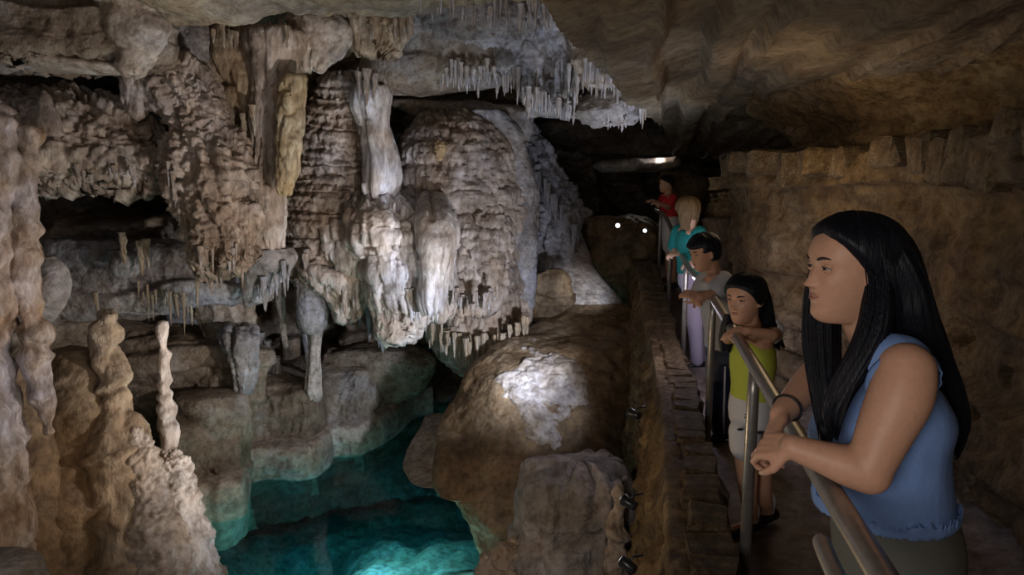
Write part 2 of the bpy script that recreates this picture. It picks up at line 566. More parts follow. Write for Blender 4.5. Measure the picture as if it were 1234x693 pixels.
# ---- back wall (y as a function of x, z)
def wall_back():
    nx, nz = 500, 240
    X, Z = np.meshgrid(np.linspace(-10.5, 6.5, nx), np.linspace(-3.4, 4.4, nz))
    cp = []
    for px, py, Y in [(-250, 100, 5.5), (-250, 400, 5.5), (-120, 250, 7.2), (-60, 500, 6.6), (60, 60, 8.0), (110, 160, 8.2), (60, 330, 8.6), (150, 330, 8.7), (120, 240, 10.2),
                      (60, 560, 7.6), (200, 600, 8.2), (200, 480, 8.6), (250, 300, 8.8), (250, 120, 8.4), (260, 420, 9.0), (330, 420, 11.6), (340, 360, 11.4), (300, 100, 8.6),
                      (380, 160, 9.4), (380, 470, 11.3), (400, 280, 9.8), (450, 440, 11.0), (520, 450, 11.2), (450, 120, 10.4), (560, 130, 11.0),
                      (500, 200, 10.6), (560, 300, 10.9), (620, 200, 11.0), (650, 300, 11.4), (560, 430, 11.6), (540, 480, 11.8), (420, 520, 11.0), (300, 540, 10.0), (700, 250, 13.0), (690, 190, 14.2), (720, 150, 14.5),
                      (740, 220, 15.5), (800, 200, 16.5), (860, 230, 16.5), (950, 200, 17.0), (700, 320, 12.5), (760, 320, 14.5), (850, 400, 16)]:
        p = at(px, py, Y); cp.append((p.x, p.z, Y))
    Y = interp_idw(cp, X, Z, 3.5)
    P = np.stack([X, Y * 0.6, Z], -1)
    # bedded limestone with undercut ledges
    warp = fbm(P, 0.5, 3) * 1.8
    st = strata(Z, warp, 2.6, 5.0)
    Y -= 0.55 * (st - 0.5)
    Y -= 0.22 * strata(Z, warp * 2 + fbm(P, 2, 2), 7.0, 5.0)
    Y -= 0.45 * fbm(P, 0.9, 5, mode=2) + 0.30 * fbm(P, 2.4, 4) + 0.10 * fbm(P, 7, 3, mode=1)
    # hollows
    for px, py, Yc, rx, rz, d in [(120, 228, 8.4, 95, 38, 2.2), (95, 70, 8.0, 110, 22, 0.8), (110, 95, 8.0, 60, 16, 1.2), (330, 420, 9.5, 52, 85, 1.6), (560, 455, 11, 60, 40, 1.2), (455, 395, 10, 60, 18, 0.8)]:
        c = at(px, py, Yc); sx = rx * Yc / F; sz = rz * Yc / F
        q = np.sqrt(((X - c.x) / sx) ** 2 + ((Z - c.z) / sz) ** 2) + 0.25 * fbm(P, 2.5, 3)
        Y += d * (1 - sstep(0.75, 1.15, q))
    V = np.stack([X, Y, Z], -1)
    o = link('wall_back', grid_mesh('wall_back', V), M_WALL)
    tag(o, kind='structure')
    return o


WB = wall_back()


# ---- ceiling (z as a function of x, y)
def edge_x(y):
    return 0.06 + (y - 3.5) * 0.27


def ceiling(which):
    if which == 0: X, Y = np.meshgrid(np.linspace(-9.5, 5.5, 420), np.linspace(-1.0, 16.5, 400))
    else: X, Y = np.meshgrid(np.linspace(-1.6, 6.0, 300), np.linspace(-1.0, 16.0, 420))
    P = np.stack([X, Y, X * 0], -1)
    Z = 3.18 + 0.0 * X
    Z += 0.55 * sstep(-2.2, -4.5, X) * 1.0                        # lower towards the left
    Z += 0.6 * np.exp(-((Y - 7.9) / 1.25) ** 2) * sstep(-3.4, -2.2, X)
    Z -= 0.55 * sstep(10.0, 14.0, Y)                               # sinks towards the passage
    Z += 0.22 * fbm(P, 0.45, 4) + 0.12 * fbm(P, 1.6, 4, mode=2) + 0.05 * fbm(P, 5, 3)
    # broken plates on the left
    wl = sstep(-1.8, -3.2, X)
    Z -= wl * 0.34 * strata(Y * 0.8 + X * 0.35, fbm(P, 0.8, 3) * 1.4, 1.6, 4.0)
    # low slab over the walkway, bedded parallel to it
    ed = edge_x(Y) + 0.18 * fbm(P, 0.9, 3) + 0.25 * sstep(6, 8.5, Y)
    k = sstep(-0.06, 0.14, X - ed)
    O = X * DY - Y * DX; S = X * DX + Y * DY
    Ps = np.stack([O * 1.0, S * 0.24, O * 0], -1)
    q = O * 3.0 + fbm(Ps, 0.8, 4) * 2.2 + 20
    fl = np.floor(q); fr = q - fl
    stp = sstep(0.0, 0.16, fr)
    rnd = lambda f: (np.sin(f * 78.233) * 43758.5453) % 1.0
    plate = rnd(fl - 1) * (1 - stp) + rnd(fl) * stp
    slab = 2.72 - 0.20 * plate - 0.10 * (1 - fr) * 0.6 + 0.10 * fbm(Ps, 1.1, 4) + 0.035 * fbm(P, 3.0, 4, mode=2) + 0.012 * fbm(P, 12, 3)
    slab -= 0.16 * sstep(0.4, 1.9, O)
    slab += 0.25 * sstep(2.1, 3.2, O)
    slab += 0.10 * np.exp(-(((O - 0.65 - 0.12 * fbm(Ps, 1.5, 2)) / 0.05) ** 2))
    slab -= 0.25 * sstep(8, 12, Y)
    if which == 0:
        V = np.stack([X, Y, Z], -1)[:, ::-1]
        o = link('ceiling', grid_mesh('ceiling', V), M_CEIL)
        return tag(o, kind='structure')
    lower = np.where(k > 0, slab * k + (Z + 0.25) * (1 - k), Z + 0.4)
    V = np.stack([X, Y, lower], -1)[:, ::-1]
    o2 = link('ceiling', grid_mesh('ceiling', V), M_SLAB)
    return tag(o2, kind='structure')


M_SLAB = rock_mat('brown_ceiling_limestone', (0.13, 0.10, 0.065), (0.21, 0.165, 0.11), (0.29, 0.235, 0.165), 0.7, bump=0.5, wet=0.1, rough=0.8)
CE = ceiling(0)
ceiling(1)


# ---- right wall beside the walkway (offset as a function of s, z)
def wall_right():
    ns, nz = 480, 230
    S, Z = np.meshgrid(np.linspace(-1.5, 17, ns), np.linspace(-0.15, 3.6, nz))
    P = np.stack([S, S * 0, Z], -1)
    zs = Z + 0.05 * fbm(P, 0.8, 3)
    O = np.full(S.shape, 1.62)
    O -= 0.72 * sstep(4.4, 6.6, S)
    O += 1.5 * sstep(7.7, 8.1, S + 0.25 * fbm(P, 2, 3))              # the corner of the pillar
    O -= 1.3 * sstep(10.0, 13.0, S)
    top = sstep(1.94, 1.99, zs)
    O += 0.62 * top - 0.50 * sstep(2.15, 2.62, zs)
    O -= 0.10 * sstep(1.70, 1.73, zs) * (1 - top)
    # bedding
    w = fbm(P, 0.55, 3, sx=0.6) * 1.3
    O -= 0.14 * (strata(Z, w, 2.9, 7) - 0.5) + 0.04 * strata(Z, w * 2, 8, 6)
    O -= 0.10 * fbm(P, 1.3, 5, mode=2) + 0.10 * fbm(P, 2.6, 4) + 0.03 * fbm(P, 8, 3, mode=1)
    up = sstep(1.95, 2.1, zs)
    O -= up * (0.16 * fbm(P, 3.0, 4, sx=0.6, mode=1) + 0.10 * strata(Z, w + fbm(P, 1.5, 3), 9, 6))
    # pits
    O += 0.09 * sstep(0.30, 0.42, fbm(P, 2.4, 3, off=33.0)) + 0.07 * sstep(0.33, 0.42, fbm(P, 6, 2, off=5.0))
    x = S * DX + O * DY; y = S * DY - O * DX
    V = np.stack([x, y, Z], -1)[:, ::-1]
    o = link('wall_right', grid_mesh('wall_right', V), M_WALLW)
    tag(o, kind='structure')
    rs = random.Random(5)
    return o


WR = wall_right()


def rough_block_mesh(name, seed, n=2, rnd=0.08, cut=0.18):
    bm = bmesh.new()
    bmesh.ops.create_cube(bm, size=1.0)
    bmesh.ops.bevel(bm, geom=bm.edges[:], offset=cut * 0.5, segments=1, affect='EDGES')
    bmesh.ops.triangulate(bm, faces=bm.faces[:])
    rs = random.Random(seed)
    for v in bm.verts:
        v.co += Vector((rs.uniform(-1, 1), rs.uniform(-1, 1), rs.uniform(-1, 1))) * rnd
    return bm_mesh(name, bm, smooth=False)


# a row of squarish limestone blocks under the shelf of the right wall
blk = [rough_block_mesh('block', 60 + k) for k in range(6)]
for b in blk: b.materials.append(M_WALLW)
s = 2.0; rs = random.Random(9)
while s < 7.2:
    L_ = rs.uniform(0.14, 0.42); h = rs.uniform(0.14, 0.32)
    o_ = 1.53 - 0.72 * float(sstep(4.4, 6.6, s + L_ / 2))
    ob = bpy.data.objects.new('block', rs.choice(blk))
    ob.location = path(s + L_ / 2, o_ + 0.07 + rs.uniform(-.05, .05), 1.98 - h / 2 + rs.uniform(-.03, .05))
    ob.scale = (0.34, L_ * 0.92, h)
    ob.rotation_euler = (rs.uniform(-.06, .06), rs.uniform(-.06, .06), -math.radians(11.3) + rs.uniform(-.09, .09))
    COL.objects.link(ob); ob.parent = WR
    s += L_ + rs.choice((0.01, 0.03, 0.12))

# ---- floor of the walkway
def floor():
    ns, no = 220, 40
    S, K = np.meshgrid(np.linspace(-1.5, 16, ns), np.linspace(0, 1, no))
    O = 0.20 - bend(S) + K * (2.7 + bend(S))
    P = np.stack([S, O, S * 0], -1)
    Z = 0.012 * fbm(P, 2, 4) + 0.10 * sstep(1.45, 1.9, O) + 0.36 * sstep(5.2, 9.0, S)
    V = np.stack([S * DX + O * DY, S * DY - O * DX, Z], -1)[:, ::-1]
    o = link('floor', grid_mesh('floor', V), M_FLOOR)
    tag(o, kind='structure')


M_FLOOR = rock_mat('walkway_concrete', (0.16, 0.13, 0.13), (0.22, 0.19, 0.19), (0.28, 0.25, 0.25), 3, bump=0.2)
floor()


# ---- parapet: rough rock wall between the walkway and the drop
def parapet():
    ns, nc = 460, 84
    # cross-section, from walkway foot over the top and down the cavern side
    cs = [(0.31, -0.1), (0.30, 0.30), (0.27, 0.345), (0.13, 0.36), (0.09, 0.30), (0.05, 0.0), (0.00, -0.6), (-0.05, -1.4), (-0.10, -2.4), (-0.12, -3.2)]
    C_ = smooth_curve([(a, 0, b) for a, b in cs], nc)
    S = np.linspace(-0.2, 12.5, ns)
    O = np.broadcast_to(C_[:, 0][:, None], (nc, ns)).copy(); Z = np.broadcast_to(C_[:, 2][:, None], (nc, ns)).copy()
    SS = np.broadcast_to(S[None], (nc, ns))
    P = np.stack([SS, O, Z], -1)
    V = np.stack([SS, O, Z], -1)
    face = sstep(0.33, 0.2, Z) * sstep(0.2, 0.1, O)
    d = (0.17 * fbm(P, 2.6, 5, mode=2, sz=0.6) + 0.08 * fbm(P, 9, 3, mode=1) - 0.02) * (0.35 + 0.65 * face)
    O2 = O - d * face + 0.02 * fbm(P, 1.0, 2) - bend(SS)
    Z2 = Z + (1 - face) * (0.03 * fbm(P, 5, 3, mode=1)) + 0.30 * sstep(5.2, 9.0, SS) * sstep(-0.6, 0.2, Z)
    x = SS * DX + O2 * DY; y = SS * DY - O2 * DX
    V = np.stack([x, y, Z2], -1)
    o = link('wall_parapet', grid_mesh('wall_parapet', V), M_PARA)
    tag(o, kind='structure')
    # laid stones along the walkway edge of the top
    ms = [rough_block_mesh('stone', 80 + k, rnd=0.07) for k in range(7)]
    for m in ms: m.materials.append(M_PARA)
    rs = random.Random(3)
    s = 1.9
    while s < 10:
        L_ = rs.uniform(0.12, 0.23)
        for row, (o0, wd) in enumerate(((0.265, 0.17),)):
            ob = bpy.data.objects.new('stone', rs.choice(ms))
            ob.location = path(s + L_ / 2, o0 - float(bend(s)) + rs.uniform(-.015, .012), 0.30 + rs.uniform(-.010, .018) + 0.30 * float(sstep(5.2, 9.0, s)))
            ob.scale = (wd * rs.uniform(0.9, 1.15), L_ * 0.94, 0.17)
            ob.rotation_euler = (rs.uniform(-.05, .05), rs.uniform(-.05, .05), -math.radians(11.3) + rs.uniform(-.08, .08))
            COL.objects.link(ob); ob.parent = o
        s += L_
    # lower courses of the walkway side, a little recessed between them
    for c in range(2):
        s = 2.6
        while s < 7:
            L_ = rs.uniform(0.16, 0.3)
            ob = bpy.data.objects.new('stone', rs.choice(ms))
            ob.location = path(s + L_ / 2, 0.285 - float(bend(s)) + rs.uniform(-.01, .01), 0.165 - c * 0.125)
            ob.scale = (0.10, L_ * 0.95, 0.12)
            ob.rotation_euler = (0, 0, -math.radians(11.3) + rs.uniform(-.04, .04))
            COL.objects.link(ob); ob.parent = o
            s += L_
    return o


M_PARA = rock_mat('parapet_rock', (0.12, 0.078, 0.035), (0.22, 0.15, 0.075), (0.35, 0.26, 0.14), 2.6, bump=0.8, bscale=30, wet=0.1, rough=0.8)
PA = parapet()

# ---- pool: bed, water
POOL_Z = -2.0


def pool():
    nx, ny = 170, 170
    X, Y = np.meshgrid(np.linspace(-8.5, 2.6, nx), np.linspace(4.0, 12.6, ny))
    P = np.stack([X, Y, X * 0], -1)
    c = atz(400, 600, POOL_Z)
    Z = POOL_Z - 1.45 + 0.0 * X
    # rocks and a deep hollow on the left
    h = atz(352, 590, POOL_Z - 0.6)
    Z -= 1.0 * np.exp(-(((X - h.x) / 0.75) ** 2 + ((Y - h.y) / 0.75) ** 2))
    Z -= 0.7 * sstep(9.0, 11.0, Y)
    Z += 0.45 * sstep(7.8, 6.0, Y)
    r = atz(560, 640, POOL_Z)
    Z += 0.6 * np.exp(-(((X - r.x) / 0.8) ** 2 + ((Y - r.y) / 1.2) ** 2))
    Z += 0.30 * fbm(P, 0.7, 4, mode=1) + 0.10 * fbm(P, 2.4, 4) + 0.03 * fbm(P, 8, 3)
    Z += 0.22 * strata(X * 0.5 - Y * 0.75, fbm(P, 0.7, 3) * 1.3, 1.2, 3.5)
    Z = np.minimum(Z, POOL_Z - 0.12)
    V = np.stack([X, Y, Z], -1)[:, ::-1]
    o = link('pool_bed', grid_mesh('pool_bed', V[:, ::-1]), M_BED)
    tag(o, kind='structure')
    bm = bmesh.new()
    q = [(-8.4, 4.1), (2.5, 4.1), (2.5, 12.5), (-8.4, 12.5)]
    top = [bm.verts.new((a, b, POOL_Z)) for a, b in q]
    bot = [bm.verts.new((a, b, POOL_Z - 3.4)) for a, b in q]
    bm.faces.new(top); bm.faces.new(bot[::-1])
    for i in range(4):
        bm.faces.new((top[i], bot[i], bot[(i + 1) % 4], top[(i + 1) % 4]))
    me = bm_mesh('pool_water', bm, smooth=False)
    w = link('pool_water', me, M_WATER)
    tag(w, 'clear turquoise pool of water at the foot of the cave wall', 'water', kind='stuff')


M_BED = rock_mat('pool_sediment', (0.42, 0.42, 0.36), (0.60, 0.60, 0.54), (0.74, 0.74, 0.68), 1.5, bump=0.25)
M_WATER = bpy.data.materials.new('pool_water')
M_WATER.use_nodes = True
nt = M_WATER.node_tree; N = nt.nodes; L = nt.links
N.remove(N['Principled BSDF'])
tr = N.new('ShaderNodeBsdfTransparent'); tr.inputs[0].default_value = (0.80, 0.97, 0.97, 1)
gl = N.new('ShaderNodeBsdfGlossy'); gl.inputs['Roughness'].default_value = 0.06
fr = N.new('ShaderNodeFresnel'); fr.inputs[0].default_value = 1.33
wn = N.new('ShaderNodeTexNoise'); wn.inputs['Scale'].default_value = 3.0; wn.inputs['Detail'].default_value = 3
wb = N.new('ShaderNodeBump'); wb.inputs['Strength'].default_value = 0.15; wb.inputs['Distance'].default_value = 0.05
tcw = N.new('ShaderNodeTexCoord')
L.new(tcw.outputs['Object'], wn.inputs['Vector']); L.new(wn.outputs[0], wb.inputs['Height'])
L.new(wb.outputs[0], gl.inputs['Normal']); L.new(wb.outputs[0], fr.inputs['Normal'])
ms_ = N.new('ShaderNodeMixShader')
L.new(fr.outputs[0], ms_.inputs[0]); L.new(tr.outputs[0], ms_.inputs[1]); L.new(gl.outputs[0], ms_.inputs[2])
L.new(ms_.outputs[0], N['Material Output'].inputs['Surface'])
va = N.new('ShaderNodeVolumeAbsorption'); va.inputs['Color'].default_value = (0.03, 0.65, 0.72, 1); va.inputs['Density'].default_value = 0.5
L.new(va.outputs[0], N['Material Output'].inputs['Volume'])
pool()


# ---- pale ledge that runs round the back of the pool
def ledge():
    pts = [(200, 660), (246, 632), (270, 628), (296, 620), (299, 600), (303, 583), (330, 578), (360, 579), (383, 573), (399, 560), (404, 550), (430, 549), (447, 542), (472, 528), (486, 516), (500, 503), (522, 497)]
    W = [atz(a, b, POOL_Z) for a, b in pts]
    W = smooth_curve(W, 300)
    n = len(W)
    t = np.gradient(W, axis=0); t /= np.linalg.norm(t, axis=1)[:, None]
    back = np.stack([-t[:, 1], t[:, 0], t[:, 2] * 0], -1)
    back = back * 0.25 + np.array([-0.1, 0.75, 0])              # roughly away from the viewer
    prof = [(1.6, -0.9), (1.1, -0.35), (0.25, -0.10), (0.02, -0.02), (-0.03, 0.08), (-0.03, 0.30), (0.03, 0.42), (0.12, 0.46), (0.35, 0.49), (0.9, 0.55), (1.6, 0.60)]
    pr = smooth_curve([(a, 0, b) for a, b in prof], 60)
    V = np.zeros((60, n, 3))
    for i in range(60):
        V[i] = W + back * pr[i, 0] + np.array([0, 0, 1.0]) * pr[i, 2]
    P = V.copy()
    nx = fbm(P, 1.6, 4) * 0.08 + fbm(P, 5, 3, mode=1) * 0.03
    V[..., 1] -= nx
    V[..., 2] += fbm(P, 1.1, 3) * 0.05 * (pr[:, 2] > 0.2)[:, None]
    st = strata(P[..., 2] * 1.0, fbm(P, 0.8, 2), 5, 5)
    V[..., 1] -= 0.07 * st
    me = grid_mesh('ledge', V)
    o = link('rock_ledge', me, M_LEDGE)
    tag(o, 'pale smooth limestone ledge curving around the back of the turquoise pool', 'rock ledge')
    prof = [(0.30, 0.20), (0.26, 0.50), (0.30, 0.62), (0.42, 0.95), (0.55, 1.05), (0.9, 1.12), (2.0, 1.2)]
    pr = smooth_curve([(a, 0, b) for a, b in prof], 60)
    V = W[None] + back[None] * pr[:, 0][:, None, None] + np.array([0, 0, 1.0]) * pr[:, 2][:, None, None]
    P = V.copy()
    V[..., 1] -= 0.16 * fbm(P, 1.9, 5, mode=2, sz=0.5) + 0.10 * strata(P[..., 2], fbm(P, 1.2, 2), 5, 5) + 0.05 * fbm(P, 7, 3)
    V[..., 2] += 0.10 * fbm(P, 1.6, 3)
    o = link('rock_ledge', grid_mesh('rock_ledge', V), M_WALL)
    tag(o, 'dark rough limestone step right behind the pale ledge of the pool', 'rock ledge')


ledge()

# ================================================================== FORMATIONS (left to right)
# wet column at the left frame edge
c1 = body('dripstone_column', [(120, -60, 10), (170, -55, 22), (220, -50, 20), (300, -48, 16), (380, -50, 20), (440, -50, 14), (520, -55, 24), (600, -60, 30), (720, -70, 40)], 4.2, M_WET,
          'glossy wet pinkish dripstone column at the far left edge of the cave', 'column', 'knob', 0.035, 220, 90, dk=0.9)
c2 = body('dripstone_column', [(150, 26, 46), (168, 22, 50), (210, 24, 47), (260, 14, 50), (300, 18, 48), (335, 14, 52), (370, 26, 50), (400, 28, 62), (440, 30, 62), (480, 40, 64), (515, 52, 66), (522, 58, 63)], 4.3, M_WET,
          'second glossy wet column from the left edge, slimmer with amber patches', 'column', 'knob', 0.032, 220, 80, dk=0.9)
c3 = body('flowstone_bulge', [(308, 44, 62), (322, 42, 78), (345, 42, 84), (370, 42, 76), (392, 44, 60)], 4.5, M_GREY,
          'bluish grey flowstone bulge beside the slim amber wet column', 'flowstone', 'smooth', 0.03, 70, 60, dk=0.8)
c4 = body('flowstone_mass', [(430, -60, 20), (480, -60, 44), (520, -60, 66), (570, -60, 80), (640, -60, 90), (720, -60, 100)], 4.6, M_BROWN,
          'smooth dark brown flowstone mass in the lower left corner', 'flowstone', 'smooth', 0.10, 120, 100)
c5 = body('boulder', [(668, -40, 20), (672, -40, 44), (684, -40, 52), (710, -40, 60)], 3.6, M_GREY,
          'small grey rock cut by the bottom left corner', 'rock', 'crag', 0.03, 50, 60)
# stalagmites
t1 = body('stalagmite', [(374, 124, 133), (380, 115, 142), (400, 111, 146), (420, 115, 143), (440, 113, 150), (462, 118, 156), (482, 120, 156), (500, 120, 166), (530, 110, 176), (560, 112, 184), (600, 116, 192), (650, 112, 200), (720, 110, 206)], 4.9, M_TAN,
          'thick knobbly tan stalagmite with a rounded top, taller of the two', 'stalagmite', 'knob', 0.05, 300, 110, dk=0.9, sc=0.9, jag=0.2)
t1b = body('flowstone_mass', [(416, 64, 108), (430, 54, 126), (470, 50, 138), (520, 46, 150), (560, 30, 160), (620, 0, 170), (720, -30, 180)], 4.95, M_BROWN,
           'brown lumpy flowstone base behind the thick tan stalagmite', 'flowstone', 'smooth', 0.10, 200, 110, dk=0.7, jag=0.2)
t2 = body('stalagmite', [(387, 194, 200), (395, 190, 203), (415, 192, 202), (440, 190, 206), (470, 191, 206), (500, 192, 212), (530, 194, 216), (542, 194, 214)], 5.3, M_WHITE,
          'slim pale knobbly stalagmite standing like a candle', 'stalagmite', 'knob', 0.023, 260, 60, dk=1.0, sc=1.3)
t3 = body('flowstone_pedestal', [(538, 196, 216), (552, 190, 228), (575, 186, 236), (600, 186, 240), (640, 188, 250), (680, 190, 264), (730, 190, 280)], 5.25, M_WHITE,
          'rough grey white flowstone pedestal under the slim stalagmite', 'flowstone', 'pop', 0.075, 180, 110, dk=0.8, sc=1.4, jag=0.2)
t4 = body('flowstone_flank', [(512, 150, 170), (540, 146, 186), (590, 146, 206), (640, 146, 222), (720, 144, 236)], 4.85, M_LEDGE,
          'rough dripping pale flowstone flank below the thick stalagmite', 'flowstone', 'pop', 0.06, 180, 110, dk=0.7, sc=1.5, jag=0.2)

# upper left shelves
s1 = body('rock_shelf', [(-60, -60, 190), (0, -60, 200), (30, -60, 205), (52, -60, 202), (66, -60, 200), (72, -60, 160)], 6.6, M_WALL,
          'bedded tan limestone shelf in the upper left corner', 'rock shelf', 'rock', 0.20, 120, 200, dk=0.3, bmax=0.8, hem=0.10, jag=0)
s1b = body('rock_shelf', [(70, 40, 90), (76, 10, 130), (84, 60, 165), (90, 120, 170)], 6.5, M_LEDGE,
           'thin pale layered slab under the upper left shelf', 'rock shelf', 'rock', 0.06, 50, 120, dk=0.5)
s1c = body('rock_shelf', [(-30, 110, 205), (0, 120, 204), (20, 130, 202), (45, 135, 200), (60, 150, 195), (85, 145, 168)], 6.3, M_LEDGE,
           'pale broken limestone overhang above the rusty drapery', 'rock shelf', 'crag', 0.09, 90, 110, dk=0.5, hem=0.1, jag=0.2)
s2 = body('flowstone_shelf', [(112, 30, 60), (118, 20, 120), (132, -60, 150), (150, -60, 182), (172, -60, 194), (192, -60, 204), (206, 10, 200), (214, 60, 180)], 7.2, M_PINK,
          'broad pinkish flowstone shelf with dripping lower edge over a dark hollow', 'flowstone', 'pop', 0.13, 150, 300, dk=0.35, bmax=0.9, hem=0.25, cas=(0.22, 0.06, 1))
s2b = body('stalagmite', [(108, 50, 54), (120, 46, 62), (140, 42, 70), (165, 36, 80)], 6.6, M_PINK,
           'short pinkish cone standing on the upper left flowstone shelf', 'stalagmite', 'flute', 0.03, 60, 40)
fringe(s2, [(60, 212), (120, 214), (195, 200)], 34, 4, 22, 7, 6.9, M_PINK)
s3 = body('flowstone_drapery', [(48, 150, 176), (62, 146, 196), (85, 150, 196), (100, 155, 188), (115, 158, 172), (128, 162, 168)], 6.9, M_PINK,
          'small rusty drapery tapering down beside the dark upper cavity', 'drapery', 'flute', 0.06, 90, 80, hem=0.12, cas=(0.3, 0.045, 2))

# the big left drapery with its coral-like face
d1 = body('flowstone_drapery', [(70, 180, 226), (95, 176, 250), (120, 190, 262), (150, 205, 268), (180, 196, 290), (215, 204, 300), (250, 214, 304), (280, 222, 302), (298, 232, 296), (308, 246, 280)], 7.0, M_PINK,
          'big pinkish hanging drapery with pitted coral-like face, left of the long curtains', 'drapery', 'pop', 0.12, 300, 260, dk=0.55, hem=0.28, cas=(0.34, 0.055, 3, dict(keep=0.55)), jag=0.2)
fringe(d1, [(226, 296), (245, 312), (275, 312), (300, 298)], 26, 10, 46, 6, 6.9, M_PINK, up=14)
fringe(d1, [(200, 205), (228, 290)], 10, 8, 30, 7, 6.8, M_PINK, up=14)
d2 = body('flowstone_drapery', [(30, 204, 246), (55, 198, 250), (80, 206, 250), (105, 225, 250), (118, 236, 248)], 7.6, M_GREY,
          'blue grey smooth drapery high above the coral-like drapery', 'drapery', 'flute', 0.05, 110, 80, dk=0.4, cas=(0.7, 0.06, 4))
# long curtains
d3 = body('flowstone_curtain', [(36, 246, 300), (60, 248, 312), (100, 252, 312), (135, 262, 308), (155, 268, 300), (172, 272, 290)], 7.7, M_TAN,
          'tan fluted curtain with ribs tapering to points, left of the long pale column', 'curtain', 'flute', 0.05, 200, 140, dk=0.35, hem=0.35, hemf=11, cas=(0.55, 0.05, 5, dict(off=0.09)), jag=0.2)
fringe(d3, [(262, 150), (280, 170), (306, 150)], 14, 6, 30, 7, 7.6, M_TAN, up=16)
d4 = body('flowstone_column', [(36, 306, 366), (60, 302, 362), (90, 304, 350), (120, 308, 342), (160, 308, 338), (200, 306, 338), (240, 302, 338), (275, 302, 336), (296, 312, 336), (306, 322, 334)], 7.6, M_PINK,
          'long narrow fluted flowstone column hanging from ceiling to ledge', 'column', 'flute', 0.04, 280, 110, dk=0.7, hem=0.15, cas=(0.6, 0.045, 6, dict(off=0.03)), jag=0.25)
d5 = body('flowstone_curtain', [(90, 346, 366), (120, 338, 364), (160, 338, 362), (200, 336, 358), (222, 337, 352), (234, 340, 348)], 7.3, M_YEL,
          'yellow ochre ribbed curtain strip beside the long narrow column', 'curtain', 'flute', 0.03, 160, 60, dk=0.6, sc=1.6, cas=(0.16, 0.028, 7, dict(off=0.03)), jag=0.2)
d6 = body('flowstone_curtain', [(20, 352, 400), (40, 352, 420), (58, 356, 412), (70, 362, 396), (80, 368, 384)], 7.8, M_LEDGE,
          'pale grooved curtain slanting from the ceiling above the central cavity', 'curtain', 'flute', 0.05, 110, 120, dk=0.4, cas=(0.6, 0.05, 8), jag=0.2)
d7 = body('flowstone_curtain', [(-10, 418, 500), (10, 418, 496), (25, 424, 492), (40, 430, 486), (50, 434, 470)], 7.9, M_TAN,
          'tan cluster of fused stalactites at the top centre of the ceiling', 'curtain', 'flute', 0.05, 100, 130, dk=0.35, hem=0.2, cas=(0.35, 0.045, 9, dict(off=0.1)), jag=0.2)
fringe(d7, [(422, 34), (460, 48), (494, 36)], 26, 6, 22, 7, 7.7, M_TAN, up=18)
fringe(d4, [(255, 42), (300, 48), (350, 40)], 22, 4, 20, 6, 7.4, M_TAN, up=10)

# left lower wall under the coral-like drapery
l1 = body('rock_ledge', [(288, 60, 200), (300, 54, 262), (330, 52, 306), (352, 60, 305), (372, 60, 250), (384, 70, 200)], 8.1, M_GREY,
          'greenish grey bedded limestone band behind the two stalagmites', 'rock ledge', 'rock', 0.13, 120, 260, dk=0.2, bmax=0.5)
fringe(l1, [(165, 352), (200, 362), (232, 360)], 16, 8, 48, 4, 7.6, M_TAN, up=6)
for px, y0, y1, w in [(238, 300, 372, 7), (246, 296, 340, 5), (115, 352, 388, 5), (176, 288, 325, 9), (221, 352, 405, 4), (168, 290, 335, 10), (147, 280, 320, 8)]:
    stal(l1, px, y0, y1, 7.4, w, M_TAN)
l2 = body('boulder', [(300, 130, 158), (308, 134, 170), (322, 132, 172), (334, 138, 166)], 7.6, M_GREY,
          'rounded grey limestone lump on the greenish ledge', 'rock', 'smooth', 0.03, 60, 60)
l3 = body('flowstone_mass', [(382, 60, 180), (400, 56, 300), (430, 60, 310), (470, 120, 305), (520, 180, 300), (560, 190, 290), (600, 200, 280)], 8.6, M_WALL,
          'dark blocky limestone wall foot between the stalagmites and the pool ledge', 'rock', 'rock', 0.20, 160, 220, dk=0.25, bmax=0.6, jag=0.2)
l4 = body('boulder', [(340, 236, 300), (356, 228, 312), (380, 226, 318), (410, 232, 320), (440, 236, 322), (470, 226, 316), (500, 222, 306)], 8.4, M_WALL,
          'bluish limestone block below the coral-like drapery', 'rock', 'rock', 0.20, 150, 150, dk=0.35, jag=0.3)
l5 = body('flowstone_drapery', [(396, 276, 306, 8.2), (410, 274, 308, 8.0), (430, 280, 306, 7.95), (448, 286, 304, 7.95), (464, 288, 300, 8.0)], 7.9, M_GREY,
          'grey lower drapery folding down beneath the rounded block', 'drapery', 'flute', 0.07, 120, 110, hem=0.15, cas=(0.5, 0.05, 10), jag=0.2)
l6 = body('flowstone_mass', [(296, 284, 350), (310, 282, 362), (330, 288, 352), (352, 290, 330), (370, 292, 306)], 7.7, M_GREY,
          'smooth pale grey slope of flowstone at the foot of the long column', 'flowstone', 'smooth', 0.06, 90, 100, dk=0.6)
fringe(l6, [(300, 360), (330, 345), (352, 325)], 12, 6, 30, 6, 7.6, M_GREY, up=14)
l7 = body('flowstone_mass', [(470, 214, 290), (490, 214, 300), (520, 226, 304), (550, 236, 302), (572, 240, 300), (584, 240, 298)], 7.9, M_WALL,
          'dark layered rock step above the left end of the pool ledge', 'rock', 'rock', 0.10, 90, 110)
l8 = body('boulder', [(572, 244, 296), (580, 240, 299), (600, 240, 300), (625, 242, 299), (650, 244, 296)], 7.7, M_LEDGE,
          'rounded pale block at the left end of the pool ledge', 'rock', 'smooth', 0.05, 80, 90, dk=0.9, power=0.7)

